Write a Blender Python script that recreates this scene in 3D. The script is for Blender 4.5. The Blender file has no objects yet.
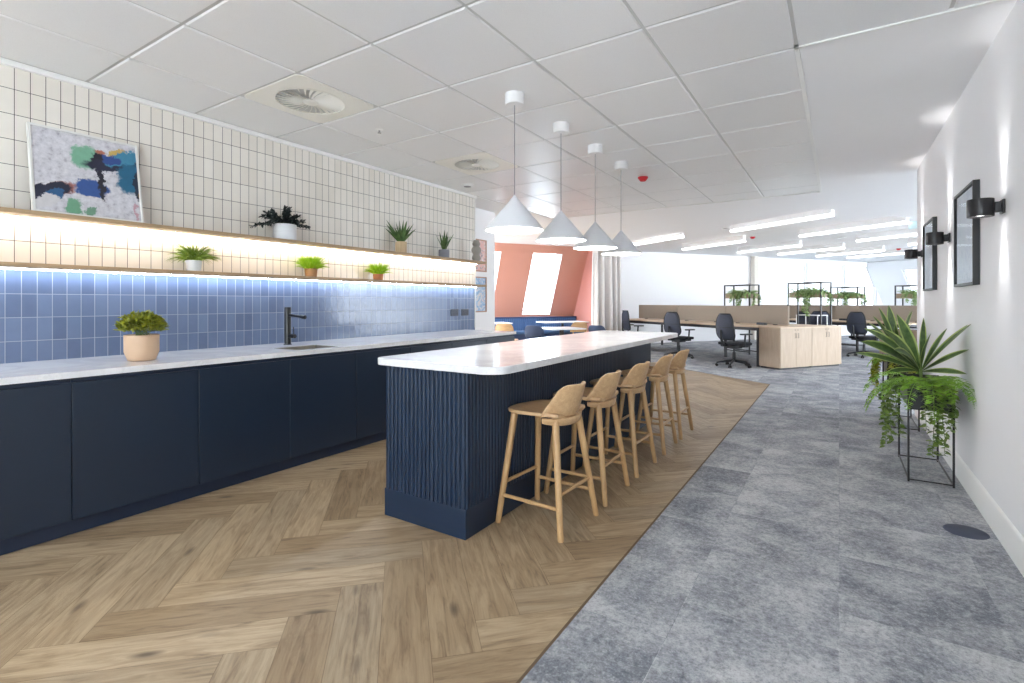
import bpy, bmesh, math, random
from mathutils import Vector, Matrix, noise as mnoise

random.seed(7)
S = bpy.context.scene
COL = S.collection
PI = math.pi
R = math.radians

# ------------------------------------------------------------------ camera, world, exposure
cam_d = bpy.data.cameras.new('camera')
cam_d.sensor_width = 36.0
cam_d.lens = 17.866
cam_d.shift_y = -0.0387
cam_d.clip_start = 0.05
cam = bpy.data.objects.new('camera', cam_d)
COL.objects.link(cam)
cam.location = (0, 0, 1.25)
cam.rotation_euler = (R(90), 0, R(32.77))
S.camera = cam

W = bpy.data.worlds.new('sky')
S.world = W
W.use_nodes = True
bg = W.node_tree.nodes['Background']
bg.inputs[0].default_value = (0.86, 0.94, 1.0, 1)
bg.inputs[1].default_value = 12.0

S.view_settings.view_transform = 'Standard'
S.view_settings.look = 'None'
S.view_settings.gamma = 1.0
S.view_settings.use_curve_mapping = False
S.view_settings.exposure = 0.33
try:
    S.cycles.use_denoising = True
    S.cycles.max_bounces = 10
    S.cycles.diffuse_bounces = 6
    S.cycles.transparent_max_bounces = 16
    S.cycles.sample_clamp_indirect = 8
    S.cycles.caustics_reflective = False
    S.cycles.caustics_refractive = False
except Exception:
    pass

# light strengths
STRIP_WARM, STRIP_COOL = 34.0, 44.0
PENDANT_E, LINEAR_E = 11.0, 4.8
SCONCE_W = 7.0

# ------------------------------------------------------------------ office axes (turned 34.3 degrees from the room)
O1 = Vector((-.826, .563, 0))
O2 = Vector((.563, .826, 0))
OROT = R(-34.28)


def ow(a, b, z=0.0):
    v = O1 * a + O2 * b
    return Vector((v.x, v.y, z))


# ------------------------------------------------------------------ materials
def lin(c):
    c = c / 255.0
    return c / 12.92 if c <= .04045 else ((c + .055) / 1.055) ** 2.4


def rgb(r, g, b):
    return (lin(r), lin(g), lin(b), 1)


class NT:
    def __init__(self, name):
        self.m = bpy.data.materials.new(name)
        self.m.use_nodes = True
        self.t = self.m.node_tree
        self.b = self.t.nodes['Principled BSDF']
        self.out = self.t.nodes['Material Output']

    def n(self, kind, **kw):
        x = self.t.nodes.new(kind)
        for k, v in kw.items():
            setattr(x, k, v)
        return x

    def l(self, a, b):
        self.t.links.new(a, b)

    def setin(self, node, **kw):
        for k, v in kw.items():
            node.inputs[k.replace('_', ' ')].default_value = v

    def math(self, op, a, b=None, c=None, clamp=False):
        x = self.n('ShaderNodeMath', operation=op)
        x.use_clamp = clamp
        for i, v in enumerate((a, b, c)):
            if v is None:
                continue
            if isinstance(v, (int, float)):
                x.inputs[i].default_value = v
            else:
                self.l(v, x.inputs[i])
        return x.outputs[0]

    def mix(self, f, a, b, blend='MIX'):
        x = self.n('ShaderNodeMix', data_type='RGBA', blend_type=blend)
        for i, v in ((0, f), (6, a), (7, b)):
            if isinstance(v, (int, float)):
                x.inputs[i].default_value = v
            elif isinstance(v, tuple):
                x.inputs[i].default_value = v
            else:
                self.l(v, x.inputs[i])
        return x.outputs[2]

    def ramp(self, f, stops):
        x = self.n('ShaderNodeValToRGB')
        e = x.color_ramp.elements
        while len(e) < len(stops):
            e.new(.5)
        for i, (p, c) in enumerate(stops):
            e[i].position = p
            e[i].color = c if isinstance(c, tuple) else (c, c, c, 1)
        self.l(f, x.inputs[0])
        return x.outputs[0]

    def coords(self, scale=(1, 1, 1), loc=(0, 0, 0), rot=(0, 0, 0), kind='Object'):
        tc = self.n('ShaderNodeTexCoord')
        mp = self.n('ShaderNodeMapping')
        mp.inputs['Scale'].default_value = scale
        mp.inputs['Location'].default_value = loc
        mp.inputs['Rotation'].default_value = rot
        self.l(tc.outputs[kind], mp.inputs[0])
        return mp.outputs[0]

    def noise(self, vec, scale=5., detail=4., rough=.55, dist=0.):
        x = self.n('ShaderNodeTexNoise')
        self.l(vec, x.inputs['Vector'])
        self.setin(x, Scale=scale, Detail=detail, Roughness=rough, Distortion=dist)
        return x.outputs['Fac']

    def bump(self, h, strength=.2, dist=.01):
        x = self.n('ShaderNodeBump')
        x.inputs['Strength'].default_value = strength
        x.inputs['Distance'].default_value = dist
        self.l(h, x.inputs['Height'])
        self.l(x.outputs[0], self.b.inputs['Normal'])


def plain(name, col, rough=.5, metal=0., var=.06, scale=30., bump=0., spec=.5, stretch=(1, 1, 1)):
    t = NT(name)
    v = t.coords(stretch)
    f = t.noise(v, scale)
    dark = tuple(c * (1 - var) for c in col[:3]) + (1,)
    lite = tuple(min(1, c * (1 + var)) for c in col[:3]) + (1,)
    t.l(t.mix(f, dark, lite), t.b.inputs['Base Color'])
    t.setin(t.b, Roughness=rough, Metallic=metal)
    t.b.inputs['Specular IOR Level'].default_value = spec
    if bump:
        t.bump(f, bump, .004)
    return t.m


def glow(name, col, strength):
    t = NT(name)
    t.setin(t.b, Roughness=.5)
    t.b.inputs['Base Color'].default_value = (.8, .8, .8, 1)
    t.b.inputs['Emission Color'].default_value = col
    t.b.inputs['Emission Strength'].default_value = strength
    return t.m


def wood(name, c1, c2, rough=.45, axis='Z', scale=1.0, knots=False):
    t = NT(name)
    st = {'X': (1.2, 14, 14), 'Y': (14, 1.2, 14), 'Z': (14, 14, 1.2)}[axis]
    v = t.coords(tuple(s * scale for s in st))
    f = t.noise(v, 3.0, 6, .6, .6)
    g = t.noise(v, 12.0, 3, .6)
    h = t.math('MULTIPLY_ADD', g, .35, t.math('MULTIPLY', f, .75))
    t.l(t.ramp(h, [(.3, c1), (.75, c2)]), t.b.inputs['Base Color'])
    t.setin(t.b, Roughness=rough)
    t.bump(g, .08, .002)
    return t.m


def tile_mat(name, ca, cb, mortar, bw, rh, ms, oy, oz, rough, wave=.15, gloss_bump=.3):
    t = NT(name)
    tc = t.n('ShaderNodeTexCoord')
    sp = t.n('ShaderNodeSeparateXYZ')
    t.l(tc.outputs['Object'], sp.inputs[0])
    cx = t.n('ShaderNodeCombineXYZ')
    t.l(t.math('SUBTRACT', sp.outputs['Y'], oy), cx.inputs[0])
    t.l(t.math('SUBTRACT', sp.outputs['Z'], oz), cx.inputs[1])
    b = t.n('ShaderNodeTexBrick')
    b.offset = 0.0
    b.squash = 1.0
    t.l(cx.outputs[0], b.inputs['Vector'])
    b.inputs['Color1'].default_value = ca
    b.inputs['Color2'].default_value = cb
    b.inputs['Mortar'].default_value = mortar
    t.setin(b, Scale=1.0, Mortar_Size=ms, Mortar_Smooth=.1, Bias=0.0, Brick_Width=bw, Row_Height=rh)
    n1 = t.noise(t.coords((1, 1, 1)), 9.0, 3, .6, .3)
    shade = t.mix(.5, b.outputs['Color'], t.ramp(n1, [(.3, .75), (.7, 1.0)]), 'MULTIPLY')
    keep = t.mix(b.outputs['Fac'], t.mix(wave * 2, b.outputs['Color'], shade), mortar)
    t.l(keep, t.b.inputs['Base Color'])
    t.l(t.math('MULTIPLY_ADD', b.outputs['Fac'], .5, rough), t.b.inputs['Roughness'])
    n2 = t.noise(t.coords((1, 1, 1)), 16.0, 2, .5)
    h = t.math('SUBTRACT', t.math('MULTIPLY', n2, gloss_bump), b.outputs['Fac'])
    t.bump(h, .5, .003)
    return t.m


def plank_mat():
    t = NT('oak_planks')
    at = t.n('ShaderNodeAttribute', attribute_name='grain')   # u along the plank, v across, w = plank number
    sp = t.n('ShaderNodeSeparateXYZ')
    t.l(at.outputs['Vector'], sp.inputs[0])
    cb = t.n('ShaderNodeCombineXYZ')
    t.l(t.math('MULTIPLY', sp.outputs[0], 1.6), cb.inputs[0])
    t.l(t.math('MULTIPLY', sp.outputs[1], 13.0), cb.inputs[1])
    t.l(t.math('MULTIPLY', sp.outputs[2], 7.31), cb.inputs[2])
    f = t.noise(cb.outputs[0], 2.2, 6, .62, 1.1)
    cb2 = t.n('ShaderNodeCombineXYZ')
    t.l(t.math('MULTIPLY', sp.outputs[0], 5.0), cb2.inputs[0])
    t.l(t.math('MULTIPLY', sp.outputs[1], 120.0), cb2.inputs[1])
    t.l(t.math('MULTIPLY', sp.outputs[2], 3.7), cb2.inputs[2])
    fine = t.noise(cb2.outputs[0], 1.0, 3, .6, .2)
    wn = t.n('ShaderNodeTexWhiteNoise', noise_dimensions='1D')
    t.l(sp.outputs[2], wn.inputs['W'])
    base = t.ramp(wn.outputs['Value'], [(0., rgb(152, 130, 103)), (.3, rgb(178, 156, 127)), (.7, rgb(196, 175, 146)), (1., rgb(168, 150, 126))])
    g = t.ramp(f, [(.30, rgb(140, 122, 104)), (.44, rgb(216, 207, 196)), (.60, rgb(255, 253, 249))])
    c = t.mix(.68, base, g, 'MULTIPLY')
    c = t.mix(.35, c, t.ramp(fine, [(.3, .55), (.7, 1.0)]), 'MULTIPLY')
    # knots: sparse dark eyes
    cb3 = t.n('ShaderNodeCombineXYZ')
    t.l(t.math('MULTIPLY', sp.outputs[0], 1.9), cb3.inputs[0])
    t.l(t.math('MULTIPLY', sp.outputs[1], 5.5), cb3.inputs[1])
    t.l(t.math('MULTIPLY', sp.outputs[2], 11.3), cb3.inputs[2])
    vo = t.n('ShaderNodeTexVoronoi')
    t.l(cb3.outputs[0], vo.inputs['Vector'])
    vo.inputs['Scale'].default_value = 1.0
    kn = t.ramp(vo.outputs['Distance'], [(.03, 1.0), (.13, 0.0)])
    c = t.mix(t.math('MULTIPLY', kn, .8), c, rgb(70, 56, 46))
    # joint line
    t.l(c, t.b.inputs['Base Color'])
    t.setin(t.b, Roughness=.42)
    t.b.inputs['Specular IOR Level'].default_value = .4
    t.bump(fine, .12, .002)
    return t.m


def carpet_mat():
    t = NT('carpet_tiles')
    v = t.coords((1, 1, 1))
    sp = t.n('ShaderNodeSeparateXYZ')
    t.l(v, sp.inputs[0])
    b = t.n('ShaderNodeTexBrick')
    b.offset = .5
    cv = t.n('ShaderNodeCombineXYZ')
    t.l(sp.outputs[1], cv.inputs[0])
    t.l(sp.outputs[0], cv.inputs[1])
    t.l(cv.outputs[0], b.inputs['Vector'])
    b.inputs['Color1'].default_value = (0, 0, 0, 1)
    b.inputs['Color2'].default_value = (1, 1, 1, 1)
    b.inputs['Mortar'].default_value = (.5, .5, .5, 1)
    t.setin(b, Scale=1., Mortar_Size=.0015, Brick_Width=.54, Row_Height=.54, Bias=0.)
    # each tile shifts its own cloud pattern
    wn = t.n('ShaderNodeTexWhiteNoise', noise_dimensions='3D')
    t.l(b.outputs['Color'], wn.inputs['Vector'])
    add = t.n('ShaderNodeVectorMath', operation='MULTIPLY_ADD')
    t.l(wn.outputs['Color'], add.inputs[0])
    add.inputs[1].default_value = (9, 9, 9)
    t.l(v, add.inputs[2])
    big = t.noise(add.outputs[0], 4.0, 4, .6, .3)
    mid = t.noise(v, 38, 4, .75)
    fine = t.noise(v, 130, 3, .8)
    tone = t.math('ADD', t.math('MULTIPLY', big, .75), t.math('MULTIPLY', mid, .25))
    tone = t.math('ADD', tone, t.math('MULTIPLY', t.math('SUBTRACT', b.outputs['Color'], .5), .10))
    c = t.ramp(tone, [(.36, rgb(130, 133, 140)), (.50, rgb(160, 162, 167)), (.64, rgb(190, 191, 193))])
    speck = t.math('ADD', t.math('MULTIPLY', fine, .6), t.math('MULTIPLY', mid, .4))
    c = t.mix(1.0, c, t.ramp(speck, [(.36, .55), (.5, .94), (.62, 1.0)]), 'MULTIPLY')
    fl = t.ramp(speck, [(.52, 0.0), (.66, .55)])
    t.l(t.mix(fl, c, rgb(205, 206, 208)), t.b.inputs['Base Color'])
    t.setin(t.b, Roughness=.95)
    t.b.inputs['Specular IOR Level'].default_value = .1
    t.bump(fine, .5, .004)
    return t.m


def quartz(name):
    t = NT(name)
    v = t.coords((1, 1, 1))
    f = t.noise(v, 2.2, 6, .6, 1.4)
    g = t.noise(v, 180, 2, .6)
    c = t.ramp(f, [(.35, rgb(222, 222, 224)), (.6, rgb(238, 238, 239))])
    vein = t.ramp(t.math('ABSOLUTE', t.math('SUBTRACT', f, .5)), [(.0, .86), (.02, 1.0)])
    c = t.mix(.5, c, vein, 'MULTIPLY')
    c = t.mix(.1, c, g, 'MULTIPLY')
    t.l(c, t.b.inputs['Base Color'])
    t.setin(t.b, Roughness=.16)
    return t.m


def painting_mat():
    """abstract brushwork: warped patches of navy, teal, sage and rust on off-white; object space y = across, z = up"""
    t = NT('abstract_paint')
    tc = t.n('ShaderNodeTexCoord')
    nz = t.n('ShaderNodeTexNoise')
    t.l(tc.outputs['Object'], nz.inputs['Vector'])
    t.setin(nz, Scale=16., Detail=8., Roughness=.72)
    off = t.n('ShaderNodeVectorMath', operation='MULTIPLY_ADD')
    t.l(nz.outputs['Color'], off.inputs[0])
    off.inputs[1].default_value = (.12, .12, .12)
    t.l(tc.outputs['Object'], off.inputs[2])
    sp = t.n('ShaderNodeSeparateXYZ')
    t.l(off.outputs[0], sp.inputs[0])
    U = t.math('SUBTRACT', sp.outputs['Y'], .06)
    V = t.math('SUBTRACT', sp.outputs['Z'], .06)
    n1 = t.noise(tc.outputs['Object'], 30, 5, .7)
    c = t.ramp(n1, [(.25, rgb(150, 148, 158)), (.42, rgb(198, 197, 204)), (.7, rgb(216, 215, 220))])

    def blob(c, u, v, ru, rv, col, soft=.3, tilt=0.0):
        du = t.math('SUBTRACT', U, u)
        dv = t.math('SUBTRACT', V, v)
        if tilt:
            dv = t.math('MULTIPLY_ADD', du, -tilt, dv)
        d = t.math('ADD', t.math('POWER', t.math('ABSOLUTE', t.math('DIVIDE', du, ru)), 2.4), t.math('POWER', t.math('ABSOLUTE', t.math('DIVIDE', dv, rv)), 2.4))
        m = t.ramp(t.math('MULTIPLY', d, .5), [(.5 - soft * .5, 1.0), (.5, 0.0)])
        return t.mix(m, c, col)
    Wd, Hd = .575, .535

    def q(px, py):   # fractions of the picture, from its top-left
        return (px - .5) * Wd, (1 - py) * Hd
    for (px, py, ru, rv, col, tl) in [
        (.05, .82, .04, .05, rgb(190, 158, 104), 0),
        (.17, .715, .125, .05, rgb(160, 100, 88), -.4),
        (.14, .735, .12, .055, rgb(34, 40, 60), -.4),
        (.19, .755, .05, .028, rgb(44, 92, 136), -.4),
        (.11, .86, .07, .04, rgb(206, 204, 206), -.5),
        (.34, .905, .055, .075, rgb(108, 158, 128), -.3),
        (.50, .93, .04, .03, rgb(112, 152, 130), -.5),
        (.57, .20, .06, .035, rgb(176, 110, 90), -.5),
        (.48, .245, .085, .085, rgb(120, 172, 146), 0),
        (.52, .625, .105, .06, rgb(50, 82, 142), 0),
        (.615, .50, .018, .165, rgb(34, 34, 48), 0),
        (.60, .27, .05, .065, rgb(30, 31, 46), 0),
        (.80, .28, .21, .05, rgb(36, 38, 62), -.12),
        (.78, .13, .06, .04, rgb(196, 166, 92), -.3),
        (.86, .165, .12, .055, rgb(64, 134, 166), -.45),
        (.73, .21, .06, .035, rgb(46, 74, 136), 0),
        (.91, .42, .085, .12, rgb(34, 98, 130), -.3),
        (.965, .50, .022, .12, rgb(32, 40, 60), 0),
        (.985, .63, .010, .045, rgb(120, 100, 70), 0),
        (.925, .86, .010, .07, rgb(190, 150, 160), 0),
    ]:
        u, v = q(px, py)
        c = blob(c, u, v, ru * .98, rv * .98, col, .4, -tl if tl else 0)
    c = t.mix(.25, c, t.ramp(n1, [(.3, .6), (.6, 1.0)]), 'MULTIPLY')
    t.l(c, t.b.inputs['Base Color'])
    t.setin(t.b, Roughness=.6)
    t.bump(n1, .4, .004)
    return t.m


def print_mat(name, tones):
    t = NT(name)
    v = t.coords((1, 1, 1))
    f = t.noise(v, 7.0, 2, .5, 2.0)
    t.l(t.ramp(f, [(.34, tones[0]), (.45, tones[1]), (.55, tones[2]), (.66, tones[3])]), t.b.inputs['Base Color'])
    t.setin(t.b, Roughness=.85)
    t.b.inputs['Specular IOR Level'].default_value = .1
    return t.m


def glass_mat(name, tint=(.97, .99, 1, 1), refl=.6):
    t = NT(name)
    tr = t.n('ShaderNodeBsdfTransparent')
    tr.inputs[0].default_value = tint
    gl = t.n('ShaderNodeBsdfGlossy')
    gl.inputs['Roughness'].default_value = .03
    mx = t.n('ShaderNodeMixShader')
    fr = t.n('ShaderNodeLayerWeight')
    fr.inputs[0].default_value = .5
    t.l(t.math('MULTIPLY_ADD', t.math('POWER', fr.outputs['Facing'], 5.0), refl, refl * .06), mx.inputs[0])
    t.l(tr.outputs[0], mx.inputs[1])
    t.l(gl.outputs[0], mx.inputs[2])
    t.l(mx.outputs[0], t.out.inputs[0])
    return t.m


def leaf_mat(name, c1, c2, edge=None, scale=25., rough=.45):
    t = NT(name)
    v = t.coords((1, 1, 1))
    f = t.noise(v, scale, 3, .6)
    c = t.ramp(f, [(.3, c1), (.7, c2)])
    if edge:
        at = t.n('ShaderNodeAttribute', attribute_name='across')
        c = t.mix(t.ramp(at.outputs['Fac'], [(.62, 0.), (.80, 1.)]), c, edge)
    t.l(c, t.b.inputs['Base Color'])
    t.setin(t.b, Roughness=rough)
    return t.m


def mesh_fabric(name):
    t = NT(name)
    v = t.coords((1, 1, 1))
    b = t.n('ShaderNodeTexVoronoi')
    t.l(v, b.inputs['Vector'])
    b.inputs['Scale'].default_value = 260
    h = t.ramp(b.outputs['Distance'], [(.2, rgb(36, 40, 52)), (.7, rgb(66, 72, 88))])
    t.l(h, t.b.inputs['Base Color'])
    t.setin(t.b, Roughness=.7)
    return t.m


def desk_screen_mat():
    t = NT('screen_felt')
    v = t.coords((1, 1, 1))
    f = t.noise(v, 220, 3, .7)
    t.l(t.ramp(f, [(.3, rgb(134, 122, 110)), (.7, rgb(162, 150, 137))]), t.b.inputs['Base Color'])
    t.setin(t.b, Roughness=.9)
    t.bump(f, .3, .003)
    return t.m


def tile_ceiling_mat():
    t = NT('metal_ceiling_tile')
    v = t.coords((1, 1, 1))
    vo = t.n('ShaderNodeTexVoronoi')
    t.l(v, vo.inputs['Vector'])
    vo.inputs['Scale'].default_value = 220
    c = t.ramp(vo.outputs['Distance'], [(.1, rgb(220, 220, 220)), (.35, rgb(232, 232, 232))])
    t.l(c, t.b.inputs['Base Color'])
    t.setin(t.b, Roughness=.30)
    t.b.inputs['Specular IOR Level'].default_value = .9
    return t.m


MT = {
    'wall': plain('white_wall_paint', rgb(243, 243, 245), .75, var=.01, scale=6),
    'ceil': plain('white_ceiling_paint', rgb(246, 246, 247), .8, var=.01, scale=5),
    'coral': plain('coral_wall_paint', rgb(192, 136, 118), .7, var=.02, scale=6),
    'pink': plain('pink_wall_paint', rgb(190, 128, 118), .7, var=.02, scale=6),
    'trim': plain('white_gloss_trim', rgb(240, 240, 238), .35, var=.01),
    'tbar': plain('grid_bar_white', rgb(200, 200, 198), .5, var=.01),
    'ctile': tile_ceiling_mat(),
    'planks': plank_mat(),
    'subfloor': plain('dark_joint', rgb(104, 86, 66), .8),
    'carpet': carpet_mat(),
    'wtile': tile_mat('white_wall_tile', rgb(228, 222, 212), rgb(236, 231, 223), rgb(72, 70, 68), .0727, .1525, .0018, .9564, 2.536, .16, .12, .35),
    'btile': tile_mat('blue_wall_tile', rgb(94, 108, 136), rgb(108, 122, 150), rgb(146, 152, 165), .0727, .1443, .002, .9156, 1.2988, .12, .3, .9),
    'quartz': quartz('white_quartz'),
    'navy': plain('navy_lacquer', rgb(25, 38, 55), .38, var=.03, scale=4),
    'navydark': plain('navy_plinth', rgb(26, 40, 62), .45, var=.03, scale=4),
    'island': plain('navy_island_paint', rgb(15, 36, 60), .45, var=.03, scale=4),
    'black': plain('black_metal', rgb(26, 26, 29), .4, var=.05),
    'blacktap': plain('black_tap', rgb(9, 9, 11), .3, var=.05),
    'steel': plain('brushed_steel', rgb(176, 172, 160), .3, .9, var=.05, stretch=(1, 20, 1)),
    'oakshelf': wood('oak_shelf_wood', rgb(150, 124, 94), rgb(186, 160, 126), .5, 'Y'),
    'oakstool': wood('oak_stool_wood', rgb(162, 126, 85), rgb(194, 158, 112), .4, 'Z', 1.2),
    'oakseat': wood('oak_seat_veneer', rgb(174, 138, 98), rgb(206, 172, 130), .4, 'X', 1.0),
    'desk': wood('desk_oak_top', rgb(184, 160, 134), rgb(204, 181, 154), .5, 'X', .8),
    'cab': wood('cabinet_oak_veneer', rgb(158, 137, 116), rgb(180, 159, 137), .5, 'Z', .8),
    'screen': desk_screen_mat(),
    'strip_warm': glow('warm_led', (1, .89, .72, 1), STRIP_WARM),
    'strip_cool': glow('cool_led', (.72, .84, 1, 1), STRIP_COOL),
    'pend_glow': glow('pendant_diffuser', (1, .97, .93, 1), PENDANT_E),
    'lin_glow': glow('linear_diffuser', (.94, .97, 1, 1), LINEAR_E),
    'lens_glow': glow('sconce_lens', (1, .98, .96, 1), 10),
    'white': plain('white_powder_coat', rgb(236, 236, 236), .4, var=.01),
    'shade': plain('pale_grey_shade', rgb(222, 224, 228), .55, var=.01),
    'cord': plain('grey_cord', rgb(150, 150, 154), .6),
    'cream': plain('cream_diffuser', rgb(238, 236, 228), .45, var=.01),
    'void': plain('dark_void', rgb(30, 29, 27), .8),
    'red': plain('red_plastic', rgb(196, 20, 34), .4, var=.05),
    'chrome': plain('chrome', rgb(190, 190, 192), .2, 1.),
    'picture': painting_mat(),
    'frame_white': plain('white_picture_frame', rgb(226, 226, 222), .5, var=.02),
    'frame_black': plain('black_picture_frame', rgb(22, 22, 24), .4),
    'print_pale': print_mat('pale_print', (rgb(214, 216, 224), rgb(222, 223, 230), rgb(226, 227, 232), rgb(216, 218, 226))),
    'print_pink': print_mat('pink_print', (rgb(150, 140, 150), rgb(226, 208, 206), rgb(232, 180, 170), rgb(226, 224, 226))),
    'print_blue': print_mat('blue_print', (rgb(232, 214, 206), rgb(214, 222, 232), rgb(142, 184, 220), rgb(228, 214, 214))),
    'frame_pink': wood('pinkish_wood_frame', rgb(176, 138, 122), rgb(196, 160, 142), .5),
    'glass': glass_mat('window_glass'),
    'glass_dim': glass_mat('dimming_window_glass', (.45, .46, .47, 1)),  # grey tint added to dim the daylight entering through the office panes
    'picglass': glass_mat('picture_glass', refl=.05),
    'reveal': plain('window_reveal_white', rgb(240, 236, 238), .6, var=.01),
    'curtain': plain('cream_curtain_cloth', rgb(216, 212, 210), .85, var=.04, scale=60, stretch=(8, 8, .3)),
    'bench_blue': plain('blue_bench_fabric', rgb(70, 102, 146), .8, var=.08, scale=90),
    'bench_dark': plain('dark_blue_bench_cap', rgb(42, 62, 100), .7, var=.05),
    'chair_blue': plain('slate_blue_shell', rgb(62, 80, 112), .5, var=.03),
    'chairmesh': mesh_fabric('charcoal_mesh'),
    'chairblack': plain('black_chair_plastic', rgb(24, 26, 31), .45, var=.05),
    'chairseat': plain('black_seat_fabric', rgb(26, 27, 32), .9, var=.1, scale=150),
    'deskframe': plain('dark_desk_frame', rgb(40, 40, 44), .5),
    'pot_beige': plain('beige_pot', rgb(196, 166, 138), .6, var=.05, scale=12),
    'pot_white': plain('white_pot', rgb(214, 216, 220), .35, var=.02),
    'pot_wood': wood('light_wood_pot', rgb(168, 142, 108), rgb(206, 182, 146), .55, 'Z'),
    'pot_grey': plain('grey_concrete_pot', rgb(128, 130, 138), .7, var=.06),
    'pot_terra': plain('terracotta_pot', rgb(186, 122, 84), .7, var=.06),
    'pot_brown': plain('brown_clay_pot', rgb(170, 124, 84), .7, var=.1, scale=40),
    'vase': plain('grey_clay_vase', rgb(150, 144, 136), .5, var=.05),
    'soil': plain('dark_soil', rgb(48, 38, 30), .95, var=.3, scale=80, bump=.5),
    'leaf_olive': leaf_mat('olive_leaf', rgb(70, 88, 20), rgb(160, 162, 44)),
    'leaf_dark': leaf_mat('dark_succulent', rgb(24, 34, 34), rgb(52, 62, 58)),
    'leaf_snake': leaf_mat('snake_plant_leaf', rgb(48, 76, 36), rgb(92, 122, 62)),
    'leaf_fern': leaf_mat('fern_leaf', rgb(92, 140, 28), rgb(140, 182, 58)),
    'leaf_lime': leaf_mat('lime_grass_leaf', rgb(140, 190, 30), rgb(190, 222, 60)),
    'leaf_spider': leaf_mat('spider_plant_leaf', rgb(94, 130, 36), rgb(160, 182, 80)),
    'leaf_var': leaf_mat('variegated_leaf', rgb(52, 80, 40), rgb(92, 120, 62), rgb(164, 182, 104)),
    'leaf_ivy': leaf_mat('ivy_leaf', rgb(54, 86, 28), rgb(128, 152, 68)),
    'leaf_office': leaf_mat('office_leaf', rgb(104, 136, 74), rgb(158, 180, 116)),
    'stem': plain('green_stem', rgb(92, 112, 56), .7),
    'socket': plain('dark_socket', rgb(46, 50, 66), .4),
    'floorbox': plain('slate_floor_box', rgb(66, 72, 90), .6, var=.08, scale=120),
    'brass': plain('satin_handle', rgb(120, 112, 104), .35, .8),
    'table': plain('white_table_top', rgb(232, 234, 240), .3, var=.01),
    'whitecab': plain('white_storage', rgb(224, 225, 226), .5, var=.01),
}


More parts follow.
